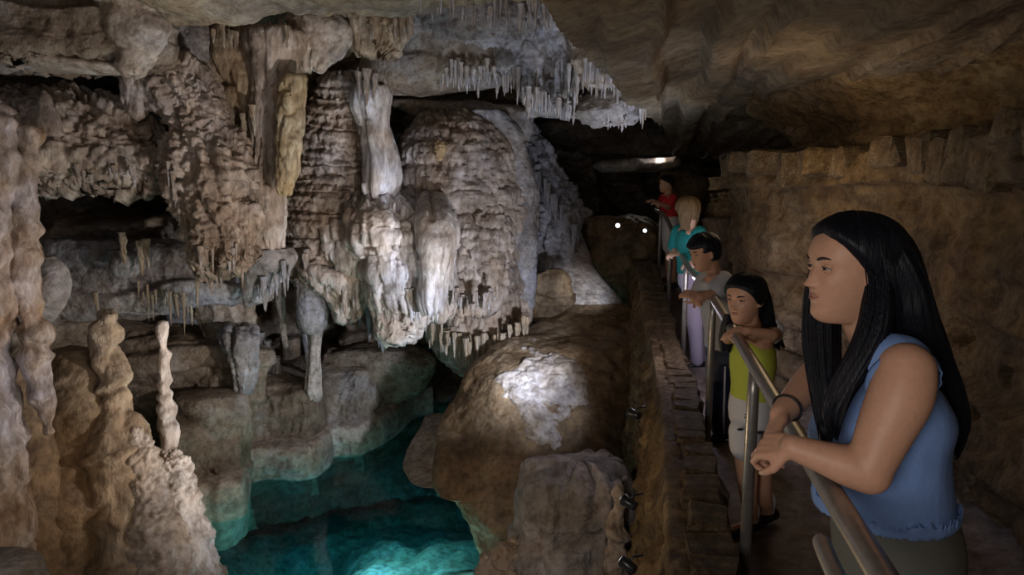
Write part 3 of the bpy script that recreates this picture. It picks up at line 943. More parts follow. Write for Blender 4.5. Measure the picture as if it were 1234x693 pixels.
# pendants in the dark recess
g1 = body('stalactite', [(320, 352, 382), (345, 358, 390), (370, 358, 392), (392, 362, 390), (402, 374, 386), (430, 374, 384), (470, 372, 386), (484, 376, 382)], 8.9, M_GREY,
          'thick grey pendant with a narrow tip in front of the dark recess', 'stalactite', 'flute', 0.04, 140, 70, dk=0.8, cas=(0.9, 0.03, 11, dict(off=0.02)))
g2 = body('stalactite', [(340, 330, 342), (365, 332, 344), (395, 338, 346), (420, 342, 348)], 9.2, M_GREY,
          'thin grey pendant left of the thick pendant in the dark recess', 'stalactite', 'flute', 0.03, 100, 50)
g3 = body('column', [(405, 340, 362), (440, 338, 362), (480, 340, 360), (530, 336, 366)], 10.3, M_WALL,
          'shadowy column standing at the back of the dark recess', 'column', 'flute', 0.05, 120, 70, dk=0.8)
for px, y0, y1, w in [(312, 400, 455, 12), (322, 410, 470, 8), (333, 430, 500, 10), (368, 400, 500, 9), (396, 340, 368, 8), (430, 345, 398, 9), (444, 350, 412, 10), (455, 360, 420, 8), (460, 375, 428, 12)]:
    stal(WB, px, y0, y1, 9.4, w, M_GREY)

# central flowstone
m1 = body('flowstone_terraces', [(92, 396, 424), (115, 386, 428), (140, 376, 432), (170, 366, 432), (205, 358, 440), (240, 352, 440), (275, 346, 432), (305, 346, 428), (325, 352, 420), (336, 362, 400)], 9.0, M_PINK,
          'pinkish terraced flowstone bank left of the blunt white column', 'flowstone', 'terrace', 0.08, 360, 240, dk=0.5, hem=0.15, cas=(0.15, 0.045, 12, dict(off=0.08)), jag=0.3)
m2 = body('flowstone_column', [(100, 436, 462), (112, 430, 468), (130, 428, 468), (150, 434, 466), (170, 436, 472), (190, 438, 478), (215, 436, 480), (228, 438, 476), (236, 442, 470)], 8.7, M_WHITE,
          'blunt white flowstone column with a bright smooth lower half', 'column', 'smooth', 0.04, 140, 90, dk=0.9, jag=0.15, cas=(1.2, 0.05, 20, dict(off=0.03, keep=0.5)))
fringe(m2, [(430, 112), (466, 112)], 7, 8, 28, 7, 8.5, M_PINK, up=20)
m3 = body('flowstone_drapery', [(222, 440, 470, 9.3), (236, 434, 484, 9.0), (262, 428, 504, 8.7), (290, 436, 506, 8.55), (320, 446, 508), (348, 450, 508), (372, 456, 504), (390, 462, 498)], 8.5, M_WHITE,
          'large white fluted drapery in the middle of the cave wall', 'drapery', 'flute', 0.07, 320, 220, dk=0.6, bmax=0.6, hem=0.30, hemf=8, cas=(0.38, 0.05, 13, dict(off=0.13)), jag=0.35)
m3c = body('flowstone_drapery', [(226, 410, 440, 9.4), (248, 402, 446, 9.05), (275, 394, 452, 8.85), (300, 398, 452), (318, 408, 450), (332, 420, 446)], 8.75, M_WHITE,
          'shorter white drapery lobe left of the large white drapery', 'drapery', 'flute', 0.07, 200, 160, dk=0.6, hem=0.2, hemf=8, cas=(0.28, 0.045, 33, dict(off=0.08)), jag=0.3)
m3d = body('flowstone_drapery', [(226, 486, 516, 9.4), (250, 482, 530, 9.0), (285, 488, 546, 8.8), (320, 490, 546), (350, 496, 544), (372, 502, 540)], 8.75, M_WHITE,
          'grey white fluted drapery behind the smooth bluish pillar-like drape', 'drapery', 'flute', 0.07, 220, 160, dk=0.6, hem=0.2, hemf=8, cas=(0.45, 0.045, 34, dict(off=0.08)), jag=0.25)
fringe(m3, [(436, 345), (470, 378), (536, 372)], 30, 4, 26, 8, 8.4, M_WHITE, up=20)
m3b = body('flowstone_drapery', [(318, 356, 398), (330, 362, 440), (345, 382, 440), (358, 400, 440), (368, 410, 430)], 8.8, M_PINK,
           'slanting cluster of stalactites under the terraced bank', 'drapery', 'flute', 0.09, 90, 120, hem=0.3, cas=(0.4, 0.045, 14), jag=0.2)
fringe(m3b, [(365, 320), (400, 350), (430, 356)], 24, 8, 34, 7, 8.7, M_PINK, up=14)
m4 = body('flowstone_column', [(232, 510, 536, 9.0), (256, 508, 544, 8.5), (285, 508, 546, 8.25), (310, 508, 542), (340, 510, 538), (362, 510, 534), (376, 512, 530)], 8.1, M_WHITE,
          'smooth bluish white pillar-like drape right of the large white drapery', 'drapery', 'smooth', 0.03, 110, 80, dk=0.8, jag=0.3, cas=(1.0, 0.05, 15, dict(off=0.03)))
m5 = body('flowstone_dome', [(132, 522, 548), (142, 508, 576), (160, 494, 606), (185, 480, 624), (215, 476, 632), (245, 490, 638), (290, 530, 640), (340, 532, 642), (375, 526, 642), (400, 522, 640), (418, 530, 622), (430, 548, 600), (438, 560, 584)], 9.6, M_PINK,
          'tall dome-shaped terraced flowstone with a skirt of small stalactites', 'flowstone', 'smooth', 0.10, 500, 340, dk=0.55, bmax=1.1, hem=0.2, hemf=7, cas=(0.11, 0.04, 16, dict(off=0.06)), jag=0.12)
fringe(m5, [(512, 396), (545, 418), (570, 428), (600, 422), (638, 398)], 48, 6, 26, 7, 8.75, M_TAN, jy=0.15, up=16)
m5b = body('flowstone_terraces', [(222, 562, 596, 9.4), (246, 550, 604, 9.15), (280, 546, 608, 9.0), (310, 540, 608), (340, 536, 606), (358, 538, 600), (370, 545, 590)], 8.95, M_PINK,
           'ribbed pinkish boss bulging from the front of the dome', 'flowstone', 'smooth', 0.06, 300, 200, dk=0.4, hem=0.12, sc=1.2, cas=(0.12, 0.045, 17, dict(off=0.08)), jag=0.2)
fringe(m5b, [(540, 362), (570, 372), (600, 360)], 18, 3, 14, 6, 8.45, M_PINK, up=12)
m5c = body('coral_growth', [(170, 527, 533), (174, 522, 540), (182, 523, 539), (194, 526, 535)], 8.75, M_YEL,
           'tiny orange coral-like tuft on the dome shoulder', 'flowstone', 'pop', 0.05, 40, 40, sc=2.5)
m6 = body('flowstone_mass', [(130, 560, 600), (150, 590, 622), (170, 604, 632), (210, 612, 644), (260, 612, 648), (310, 614, 646), (350, 616, 644), (378, 618, 640)], 9.35, M_GREY,
          'smooth grey right flank of the tall dome', 'flowstone', 'smooth', 0.10, 160, 90, dk=0.6, jag=0.25)
m7 = body('flowstone_drapery', [(150, 596, 640), (165, 612, 644), (200, 626, 662), (235, 634, 684), (262, 640, 700), (290, 640, 690), (315, 644, 682), (332, 650, 676)], 10.4, M_GREY,
          'grey ragged drapery stepping down right of the dome', 'drapery', 'pop', 0.15, 200, 140, dk=0.5, hem=0.2, cas=(0.45, 0.09, 18, dict(off=0.14, keep=0.8)), jag=0.3)
fringe(m7, [(604, 168), (640, 210), (680, 262), (700, 290)], 30, 8, 30, 7, 10.0, M_GREY, up=8)
m8 = body('boulder', [(326, 652, 676), (333, 644, 684), (350, 640, 688), (372, 636, 690), (400, 640, 684)], 9.6, M_BROWN,
          'brown rounded rock lump at the head of the bright white flow', 'rock', 'crag', 0.16, 90, 90, dk=0.7, jag=0.2)
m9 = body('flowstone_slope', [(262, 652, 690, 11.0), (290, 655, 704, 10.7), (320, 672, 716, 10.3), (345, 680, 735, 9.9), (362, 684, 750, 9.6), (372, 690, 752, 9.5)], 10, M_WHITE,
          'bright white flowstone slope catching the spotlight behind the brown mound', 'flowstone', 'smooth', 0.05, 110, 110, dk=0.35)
m10 = body('flowstone_mass', [(395, 625, 645), (410, 618, 650), (430, 612, 648), (446, 620, 640)], 9.2, M_LEDGE,
           'pale wedge of rock between the dome skirt and the mound', 'rock', 'smooth', 0.04, 60, 60, jag=0.2)
m11 = body('rock_ledge', [(418, 396, 500), (428, 388, 524), (450, 386, 520), (475, 392, 500), (492, 396, 470)], 10.3, M_WALL,
           'blocky grey limestone wall under the white drapery, above the pool ledge', 'rock ledge', 'rock', 0.16, 110, 170, dk=0.3, bmax=0.5)

# mound right of the pool
MND = []
u1 = body('flowstone_mound', [(366, 706, 775, 9.4), (375, 682, 778, 9.3), (392, 644, 780, 9.0), (410, 606, 778, 8.6), (440, 566, 776, 8.3), (480, 542, 776, 8.1), (520, 526, 775, 7.9), (560, 528, 775, 7.5), (600, 548, 775, 7.1), (650, 572, 775, 6.8), (720, 596, 775, 6.4)], 8, M_BROWN,
          'broad smooth brown flowstone mound between the pool and the walkway parapet', 'flowstone', 'smooth', 0.16, 280, 230, dk=0.42, bmax=1.0, pick=MND)
def mound_patch():
    V, Nn = MND[0]
    a = at(655, 478, 7.3)
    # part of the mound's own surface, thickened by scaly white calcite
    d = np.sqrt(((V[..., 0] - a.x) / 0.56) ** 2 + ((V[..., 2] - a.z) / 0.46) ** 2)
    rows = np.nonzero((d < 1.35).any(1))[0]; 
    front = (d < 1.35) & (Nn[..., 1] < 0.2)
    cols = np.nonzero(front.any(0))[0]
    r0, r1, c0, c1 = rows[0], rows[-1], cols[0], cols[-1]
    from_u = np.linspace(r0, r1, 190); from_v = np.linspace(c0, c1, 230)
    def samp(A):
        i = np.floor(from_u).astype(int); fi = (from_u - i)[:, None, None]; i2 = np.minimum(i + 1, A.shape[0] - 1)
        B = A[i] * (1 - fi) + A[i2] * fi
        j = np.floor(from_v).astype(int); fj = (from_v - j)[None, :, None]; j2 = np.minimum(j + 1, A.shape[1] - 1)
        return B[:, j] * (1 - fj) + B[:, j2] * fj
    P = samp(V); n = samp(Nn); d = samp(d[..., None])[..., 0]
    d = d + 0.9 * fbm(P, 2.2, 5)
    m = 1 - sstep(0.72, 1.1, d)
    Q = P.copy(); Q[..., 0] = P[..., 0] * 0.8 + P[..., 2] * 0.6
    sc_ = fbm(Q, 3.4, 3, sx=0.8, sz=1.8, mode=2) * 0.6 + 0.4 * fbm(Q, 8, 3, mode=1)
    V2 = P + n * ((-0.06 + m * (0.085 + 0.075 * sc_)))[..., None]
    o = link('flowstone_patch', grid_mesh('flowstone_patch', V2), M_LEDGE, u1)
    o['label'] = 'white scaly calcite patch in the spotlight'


mound_patch()
u3 = body('flowstone_lobe', [(498, 512, 540, 9.0), (520, 502, 545, 8.7), (545, 490, 545, 8.35), (562, 486, 548, 8.1), (580, 496, 555, 7.8)], 8.6, M_LEDGE,
          'pale pointed rock tongue at the water line on the right pool bank', 'rock', 'smooth', 0.05, 80, 80)
u4 = body('flowstone_lobe', [(520, 526, 560, 7.6), (545, 524, 584, 7.4), (575, 522, 590, 7.2), (598, 530, 570, 7.0)], 7.2, M_BROWN,
          'rounded brown lobe touching the water at the foot of the mound', 'flowstone', 'smooth', 0.06, 80, 90)
# stump bottom right of the pool
v1 = body('flowstone_stump', [(556, 664, 730), (566, 640, 748), (582, 632, 754), (610, 630, 756), (650, 628, 756), (720, 600, 760)], 5.1, M_GREY,
          'flat-topped greyish pink stump of flowstone at the bottom beside the parapet', 'flowstone', 'crag', 0.10, 180, 170, dk=0.7, power=0.75, cas=(0.6, 0.05, 19, dict(off=0.03, keep=0.6)), capk=0.12)
v2 = body('coral_growth', [(655, 606, 640), (665, 592, 650), (680, 580, 655), (700, 570, 660), (720, 560, 660)], 4.9, M_PINK,
          'knobbly pink popcorn growth at the foot of the flat-topped stump', 'flowstone', 'pop', 0.10, 90, 110, sc=2.0)
v3 = body('flowstone_column', [(580, 742, 754), (605, 736, 756), (640, 730, 756), (680, 728, 757), (720, 726, 758)], 4.6, M_LEDGE,
          'narrow pale rock rib between the stump and the parapet', 'flowstone', 'knob', 0.05, 110, 60, sc=1.0)

# ceiling masses with stalactites, centre right
h1 = body('ceiling_pendant', [(-20, 630, 720), (10, 634, 712), (40, 640, 700), (56, 655, 700), (70, 668, 706), (85, 672, 700), (100, 676, 692)], 7.9, M_GREY,
          'grey fan-shaped pendant mass above the stalactite cluster', 'pendant', 'flute', 0.07, 90, 110, hem=0.2, cas=(0.35, 0.03, 21))
h2 = body('ceiling_pendant', [(0, 680, 730), (30, 684, 728), (58, 690, 730), (72, 690, 748), (86, 694, 762), (96, 700, 768), (104, 706, 772)], 7.6, M_LEDGE,
          'pale ragged rock lip from which the bright stalactites hang', 'pendant', 'crag', 0.08, 80, 120)
h3 = body('ceiling_pendant', [(110, 712, 768), (120, 700, 778), (135, 690, 776), (146, 700, 770), (152, 715, 760)], 7.9, M_GREY,
          'dim grey underside mass behind the bright stalactites', 'pendant', 'pop', 0.06, 70, 110)
h4 = body('ceiling_pendant', [(20, 600, 700), (50, 596, 694), (78, 600, 690), (95, 616, 700), (115, 622, 712), (132, 630, 716), (142, 640, 700)], 8.4, M_GREY,
          'dark rock core behind the left part of the stalactite cluster', 'pendant', 'pop', 0.09, 80, 130)
fringe(h4, [(526, 86), (570, 90), (620, 86)], 44, 12, 36, 6, 8.45, M_WHITE, up=10)
fringe(h4, [(606, 88), (650, 92), (690, 96)], 46, 12, 44, 5.5, 8.3, M_WHITE, up=10)
fringe(h4, [(630, 118), (680, 130), (725, 132)], 62, 6, 24, 4.5, 8.05, M_WHITE, up=8)
fringe(h1, [(676, 84), (690, 90), (700, 88)], 8, 20, 60, 6, 7.8, M_WHITE, up=8)
fringe(h2, [(700, 76), (730, 86), (760, 94)], 44, 20, 48, 5, 7.4, M_WHITE, up=12)
fringe(h2, [(752, 90), (766, 104), (780, 122)], 10, 30, 46, 7.5, 7.2, M_WHITE, up=12, jy=0.1)
fringe(h3, [(728, 148), (748, 152), (758, 150)], 9, 4, 14, 4, 7.6, M_WHITE, up=6)
fringe(CE, [(500, 0), (560, 20), (620, 30), (664, 18)], 44, 6, 26, 6, 6.2, M_WHITE, jy=0.9, up=22)
fringe(CE, [(630, -10), (650, 0), (668, 8)], 14, 14, 30, 6, 5.6, M_WHITE, jy=0.2, up=24)
h5 = body('ceiling_pendant', [(-30, 490, 660), (0, 492, 664), (20, 500, 660), (40, 520, 645), (52, 545, 610)], 6.6, M_GREY,
          'bluish grey crystalline ceiling mass at the top centre', 'pendant', 'pop', 0.12, 120, 200, dk=0.5)
h6 = body('rock_shelf', [(-40, 430, 740), (20, 436, 720), (60, 438, 690), (80, 438, 650), (94, 440, 618), (104, 444, 580), (112, 452, 520)], 8.9, M_WALL,
          'smooth tan ceiling ledge above the dome', 'rock shelf', 'rock', 0.10, 90, 200, dk=0.3, bmax=0.7)
h7 = body('rock_shelf', [(122, 470, 560), (134, 490, 640), (146, 540, 642), (160, 585, 640), (170, 600, 636)], 10.2, M_LEDGE,
          'pale broken ledge running over the dome towards the passage', 'rock shelf', 'crag', 0.10, 80, 180, dk=0.3)

# far passage
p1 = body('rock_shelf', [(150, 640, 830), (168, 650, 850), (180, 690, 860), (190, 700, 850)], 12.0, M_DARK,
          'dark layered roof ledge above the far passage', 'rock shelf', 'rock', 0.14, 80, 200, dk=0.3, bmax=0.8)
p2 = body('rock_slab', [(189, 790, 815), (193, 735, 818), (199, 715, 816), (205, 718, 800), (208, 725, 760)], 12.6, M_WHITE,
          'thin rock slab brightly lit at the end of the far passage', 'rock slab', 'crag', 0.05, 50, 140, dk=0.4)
p3 = body('boulder', [(262, 690, 760), (272, 700, 790), (300, 704, 795), (330, 706, 790), (360, 710, 785)], 11.0, M_BROWN,
          'brown rough rock behind the far end of the parapet', 'rock', 'crag', 0.15, 110, 130, jag=0.2)
p4 = body('boulder', [(208, 800, 832), (216, 796, 850), (232, 800, 850), (246, 806, 840)], 10.5, M_WALLW,
          'small rounded rock behind the head of the visitor in red', 'rock', 'crag', 0.08, 50, 70)
p5 = body('boulder', [(262, 846, 892), (280, 848, 896), (310, 850, 900), (350, 858, 905), (420, 865, 910)], 9.3, M_PINK,
          'pinkish rock flank beside the wall pillar behind the boy', 'rock', 'smooth', 0.08, 90, 90)

w1 = body('coral_growth', [(554, 1134, 1152), (562, 1128, 1166), (578, 1128, 1170), (594, 1130, 1168), (604, 1136, 1160)], 2.05, M_PINK,
          'knobbly coral-like growth on the right wall behind the foreground woman', 'flowstone', 'pop', 0.05, 60, 60, sc=3.0)

# ================================================================== RAILING AND LAMPS
M_STEEL = flat_mat('brushed_steel_rail', (0.34, 0.32, 0.30), rough=0.36, metal=0.75, nscale=40, var=0.12, bump=0.05)
M_BLACK = flat_mat('black_lamp_housing', (0.015, 0.015, 0.017), rough=0.3, nscale=30)
M_LENS = bpy.data.materials.new('lamp_lens'); M_LENS.use_nodes = True
_b = M_LENS.node_tree.nodes['Principled BSDF']
_b.inputs['Base Color'].default_value = (0.9, 0.95, 1, 1)
_b.inputs['Emission Color'].default_value = (0.85, 0.93, 1, 1)
_b.inputs['Emission Strength'].default_value = 2.2
_b.inputs['Roughness'].default_value = 0.1


def rise(s):
    return 0.36 * float(sstep(5.2, 9.0, s))


def rail_pt(s, dz=0.0, do=0.0):
    return path(s, 0.383 + do - float(bend(s)), 1.05 + rise(s) + dz)


rail = empty('handrail', path(2.4, 0.383, 0), 0)
tag(rail, 'long brushed steel handrail on round posts along the walkway parapet', 'railing')


def rel(o, root):
    o.parent = root
    o.matrix_parent_inverse = Matrix.LocRotScale(root.location, root.rotation_euler, None).inverted()


bm = bmesh.new()
tube_bm(bm, [rail_pt(s) for s in np.linspace(0.35, 10.5, 80)], 0.0245, 18)
o = link('top_rail', bm_mesh('top_rail', bm), M_STEEL); rel(o, rail)
bm = bmesh.new()
pts = [rail_pt(1.32, -0.045, -0.045), rail_pt(1.22, -0.050, -0.047), rail_pt(0.9, -0.052, -0.047), rail_pt(0.35, -0.052, -0.047)]
tube_bm(bm, smooth_curve(pts, 20), [0.008] + [0.0165] * 19, 14)
o = link('lower_grip_rail', bm_mesh('lower_grip_rail', bm), M_STEEL); rel(o, rail)
for s in (2.50, 4.13, 5.85, 7.5, 9.2):
    bm = bmesh.new()
    p = rail_pt(s)
    q = p.copy(); q.z = rise(s)
    tube_bm(bm, [q, p + Vector((0, 0, -0.10)), p + Vector((0, 0, -0.02))], [0.021, 0.021, 0.018], 16)
    o = link('post', bm_mesh('post', bm), M_STEEL); rel(o, rail)
    bm = bmesh.new()
    tube_bm(bm, [q, q + Vector((0, 0, 0.012)), q + Vector((0, 0, 0.014))], [0.05, 0.05, 0.03], 20)
    f = link('base_plate', bm_mesh('base_plate', bm), M_STEEL); rel(f, rail)


def spot_fixture(px, py, Y, aim, label, sc=1.0):
    c = at(px, py, Y)
    root = empty('spotlight', c)
    tag(root, label, 'spotlight', 'small black spotlights fixed to the cave side of the parapet')
    d = (Vector(aim) - c).normalized()
    bm = bmesh.new()
    L_ = [-0.06, -0.055, 0.02, 0.045, 0.05]
    tube_bm(bm, [d * (a * sc) for a in L_], [0.02 * sc, 0.032 * sc, 0.036 * sc, 0.044 * sc, 0.042 * sc], 18)
    h = link('housing', bm_mesh('housing', bm), M_BLACK, root)
    bm = bmesh.new()
    tube_bm(bm, [d * (0.049 * sc), d * (0.056 * sc)], [0.036 * sc, 0.030 * sc], 18)
    link('lens', bm_mesh('lens', bm), M_LENS, h)
    bm = bmesh.new()
    tube_bm(bm, [Vector((0, 0, 0)), Vector((0.03, 0.01, 0.05)) * sc, Vector((0.10, 0.02, 0.06)) * sc], 0.008 * sc, 8)
    link('bracket', bm_mesh('bracket', bm), M_BLACK, root)
    return root


spot_fixture(764, 499, 4.1, (0.0, 5.0, 0.4), 'black spotlight on the parapet side level with the lit white patch of the mound', 0.75)
spot_fixture(758, 606, 2.9, (-0.2, 3.6, 0.5), 'black spotlight on the parapet side above the lowest one', 0.65)
spot_fixture(757, 681, 2.5, (-0.3, 3.3, 0.5), 'lowest black spotlight on the parapet side, at the bottom of the picture', 0.6)
spot_fixture(745, 271, 9.5, (1.0, 8.0, 1.0), 'small spotlight with a glaring lens at the far end of the brown rock', 0.9)
spot_fixture(778, 277, 8.6, (1.2, 7.6, 0.9), 'small glaring spotlight close beside the far railing posts', 0.7)

# ================================================================== PEOPLE
def ell(bm, c, r, rot=None, u=20, v=14):
    res = bmesh.ops.create_uvsphere(bm, u_segments=u, v_segments=v, radius=1.0)
    for q in res['verts']:
        q.co = Vector((q.co.x * r[0], q.co.y * r[1], q.co.z * r[2]))
        if rot is not None: q.co = rot @ q.co
        q.co += Vector(c)


def cap(bm, pts, rad, seg=16, n=None):
    """tapered limb with rounded ends"""
    pts = [Vector(p) for p in pts]
    if n:
        A = smooth_curve([(*p, r) for p, r in zip(pts, rad)], n)
        pts = [Vector(a[:3]) for a in A]; rad = [max(a[3], 0.002) for a in A]
    tube_bm(bm, pts, list(rad), seg)
    for p, r in ((pts[0], rad[0]), (pts[-1], rad[-1])):
        ell(bm, p, (r, r, r), None, 14, 10)


def loft_bm(bm, rings, seg=40, n=None):
    """rings: (x, y, z, rx, ry, rot) -> closed elliptical loft"""
    R = np.array(rings, float)
    if n: R = smooth_curve(R, n)
    vs = []
    for x, y, z, rx, ry, ro in R:
        c, s = math.cos(ro), math.sin(ro)
        ring = []
        for k in range(seg):
            a = 2 * math.pi * k / seg
            u, w = rx * math.cos(a), ry * math.sin(a)
            ring.append(bm.verts.new((x + u * c - w * s, y + u * s + w * c, z)))
        vs.append(ring)
    for i in range(len(vs) - 1):
        for k in range(seg):
            bm.faces.new((vs[i][k], vs[i][(k + 1) % seg], vs[i + 1][(k + 1) % seg], vs[i + 1][k]))
    bm.faces.new(vs[0][::-1]); bm.faces.new(vs[-1])


HEADROWS = np.array([
    # z,     front,  back,  halfwidth
    (-0.112, 0.040, 0.005, 0.018), (-0.109, 0.064, 0.018, 0.028), (-0.100, 0.077, 0.028, 0.0355), (-0.088, 0.0820, 0.038, 0.0420), (-0.074, 0.0825, 0.047, 0.0480),
    (-0.062, 0.0830, 0.056, 0.0528), (-0.052, 0.0836, 0.065, 0.0567), (-0.044, 0.0838, 0.072, 0.0597), (-0.034, 0.0839, 0.079, 0.0630), (-0.018, 0.0838, 0.087, 0.0675),
    (0.000, 0.0835, 0.094, 0.072), (0.012, 0.0840, 0.097, 0.0735), (0.026, 0.0885, 0.099, 0.075), (0.045, 0.0880, 0.099, 0.0755), (0.065, 0.0810, 0.094, 0.072),
    (0.085, 0.0660, 0.081, 0.063), (0.100, 0.0480, 0.062, 0.049), (0.110, 0.0280, 0.038, 0.031), (0.115, 0.0060, 0.010, 0.008)])


def head_grid(nu=96, nv=104):
    R = smooth_curve(HEADROWS, nu)
    ph = np.linspace(0, 2 * math.pi, nv, endpoint=False)
    c, s = np.cos(ph), np.sin(ph)
    V = np.zeros((nu, nv, 3))
    e = 0.86
    cc = np.sign(c) * np.abs(c) ** e; ss = np.sign(s) * np.abs(s) ** e
    V[..., 0] = np.where(c[None] > 0, R[:, 1:2] * cc[None], R[:, 2:3] * cc[None])
    V[..., 1] = R[:, 3:4] * ss[None]
    V[..., 2] = R[:, 0:1]
    y, z = V[..., 1], V[..., 2]
    fr = (V[..., 0] > 0)
    G = lambda y0, z0, sy, sz: np.exp(-((np.abs(y) - y0) / sy) ** 2 - ((z - z0) / sz) ** 2)
    G1 = lambda z0, sy, sz: np.exp(-(y / sy) ** 2 - ((z - z0) / sz) ** 2)
    dx = 0
    zz = np.clip((0.014 - z) / 0.040, 0, 1)                    # nose ridge
    nose = np.where((z < 0.014) & (z > -0.044), 0.023 * zz ** 1.15 * (1 - sstep(-0.029, -0.037, z)), 0)
    wd = 0.0075 + 0.0045 * zz
    dx = dx + nose * np.exp(-(y / wd) ** 2)
    dx = dx + 0.008 * G(0.0125, -0.029, 0.0055, 0.0065)        # nostril wings
    dx = dx - 0.0085 * G(0.030, 0.010, 0.015, 0.011)           # eye sockets
    dx = dx + 0.003 * G(0.030, 0.028, 0.020, 0.006)            # brow
    dx = dx + 0.004 * G(0.040, -0.020, 0.018, 0.016)           # cheeks
    dx = dx + 0.0030 * G1(-0.0475, 0.019, 0.0042) + 0.0034 * G1(-0.0590, 0.016, 0.0046)
    dx = dx - 0.0035 * G1(-0.0530, 0.021, 0.0018) - 0.002 * G1(-0.069, 0.016, 0.004)
    dx = dx + 0.004 * G1(-0.088, 0.016, 0.010)
    V[..., 0] += np.where(fr, dx, 0)
    return V


HG = head_grid()


class Fig:
    def __init__(s, root_loc, name='person'):
        s.root = empty(name, root_loc)
        s.loc = Vector(root_loc)

    def add(s, name, me, mat, **p):
        o = link(name, me, mat, None, **p)
        rel(o, s.root)
        return o


def head_M(center, yaw, pitch=0.0, roll=0.0, k=1.0):
    """yaw: direction the face looks, degrees from +x; pitch: nod down positive"""
    R = Matrix.Rotation(math.radians(yaw), 4, 'Z') @ Matrix.Rotation(math.radians(pitch), 4, 'Y') @ Matrix.Rotation(math.radians(roll), 4, 'X')
    return Matrix.Translation(center) @ R @ Matrix.Scale(k, 4)


def put_head(bm, M):
    nu, nv = HG.shape[:2]
    P = HG.reshape(-1, 3)
    A = np.array(M)
    Q = P @ A[:3, :3].T + A[:3, 3]
    vs = [bm.verts.new(q) for q in Q]
    for i in range(nu - 1):
        for k in range(nv):
            a, b = i * nv + k, i * nv + (k + 1) % nv
            bm.faces.new((vs[a], vs[b], vs[b + nv], vs[a + nv]))
    bm.faces.new([vs[k] for k in range(nv)][::-1]); bm.faces.new([vs[(nu - 1) * nv + k] for k in range(nv)])
    for sy in (-1, 1):                                           # ears
        c = M @ Vector((-0.008, sy * 0.076, -0.004))
        ell(bm, c, (0.017 * M.median_scale, 0.007 * M.median_scale, 0.029 * M.median_scale), (M.to_3x3().normalized() @ Matrix.Rotation(sy * -0.35, 3, 'Z') @ Matrix.Rotation(-0.15, 3, 'Y')), 16, 12)
    # neck stub under the jaw
    return


def remeshed(name, bm, voxel, keep=(), iters=6, disp=None):
    me = bm_mesh(name + '_cage', bm)
    tmp = bpy.data.objects.new('tmp', me)
    COL.objects.link(tmp)
    md = tmp.modifiers.new('r', 'REMESH'); md.mode = 'VOXEL'; md.voxel_size = voxel; md.adaptivity = 0
    dg = bpy.context.evaluated_depsgraph_get()
    out = bpy.data.meshes.new_from_object(tmp.evaluated_get(dg))
    out.name = name
    bpy.data.objects.remove(tmp); bpy.data.meshes.remove(me)
    n = len(out.vertices)
    co = np.zeros(n * 3, np.float32); out.vertices.foreach_get('co', co); co = co.reshape(-1, 3).astype(np.float64)
    ed = np.zeros(len(out.edges) * 2, np.int32); out.edges.foreach_get('vertices', ed); ed = ed.reshape(-1, 2)
    w = np.ones(n)
    for c, r, k in keep:                                         # keep detail: centre, radius, weight left
        d = np.linalg.norm(co - np.array(c), axis=1)
        w = np.minimum(w, k + (1 - k) * sstep(r * 0.8, r * 1.2, d))
    deg = np.bincount(ed.ravel(), minlength=n).astype(float); deg[deg == 0] = 1
    for it in range(iters):
        wk = np.maximum(w, 0.9 if it < 1 else 0) if it < 2 else w
        new = np.stack([(np.bincount(ed[:, 0], co[ed[:, 1], k], n) + np.bincount(ed[:, 1], co[ed[:, 0], k], n)) / deg for k in range(3)], -1)
        co += (new - co) * 0.6 * wk[:, None]
    if disp is not None:
        nr = np.zeros(n * 3, np.float32)
        out.vertices.foreach_set('co', co.astype(np.float32).ravel()); out.update()
        out.vertex_normals.foreach_get('vector', nr)
        co = co + nr.reshape(-1, 3) * disp(co)[:, None]
    out.vertices.foreach_set('co', co.astype(np.float32).ravel())
    out.polygons.foreach_set('use_smooth', np.ones(len(out.polygons), dtype=bool))
    out.materials.clear()
    out.update()
    return out


def hand(bm, wrist, d, nrm, k=1.0, curl=(35, 45, 30), thumb=1, spread=0.0, seg=10):
    """palm leaves the wrist along d; nrm points out of the back of the hand; fingers curl away from nrm"""
    d = Vector(d).normalized(); nrm = Vector(nrm); nrm = (nrm - d * nrm.dot(d)).normalized()
    side = d.cross(nrm) * thumb
    wrist = Vector(wrist)
    L = (0.040, 0.045, 0.041, 0.032)
    for i in range(4):
        off = (1.5 - i) * 0.0185 * k
        base = wrist + d * ((0.082 - 0.005 * abs(i - 1.2)) * k) + side * off + nrm * (0.002 * k)
        cap(bm, [wrist + side * off * 0.55, wrist + d * 0.04 * k + side * off * 0.9, base], [0.0155 * k, 0.0145 * k, 0.0105 * k], seg)
        a = 0.0; p = base; pts = [base]; rr = [0.0098 * k]
        for j, c in enumerate(curl):
            a += math.radians(c + (i - 1.5) * 3)
            dd = d * math.cos(a) - nrm * math.sin(a) + side * spread * (1.5 - i)
            p = p + dd.normalized() * (L[i] * (1.0, 0.62, 0.5)[j] * k)
            pts.append(p); rr.append((0.0088, 0.0078, 0.0062)[j] * k)
        cap(bm, pts, rr, seg)
    t0 = wrist + d * 0.020 * k + side * 0.026 * k - nrm * 0.004 * k
    t1 = t0 + (d * 0.6 + side * 0.6 - nrm * 0.35).normalized() * 0.036 * k
    t2 = t1 + (d * 0.95 + side * 0.05 - nrm * 0.45).normalized() * 0.030 * k
    t3 = t2 + (d * 0.9 - side * 0.25 - nrm * 0.5).normalized() * 0.024 * k
    cap(bm, [wrist + d * 0.008 * k + side * 0.01 * k, t0, t1, t2, t3], [0.014 * k, 0.0145 * k, 0.0115 * k, 0.0098 * k, 0.0075 * k], seg)


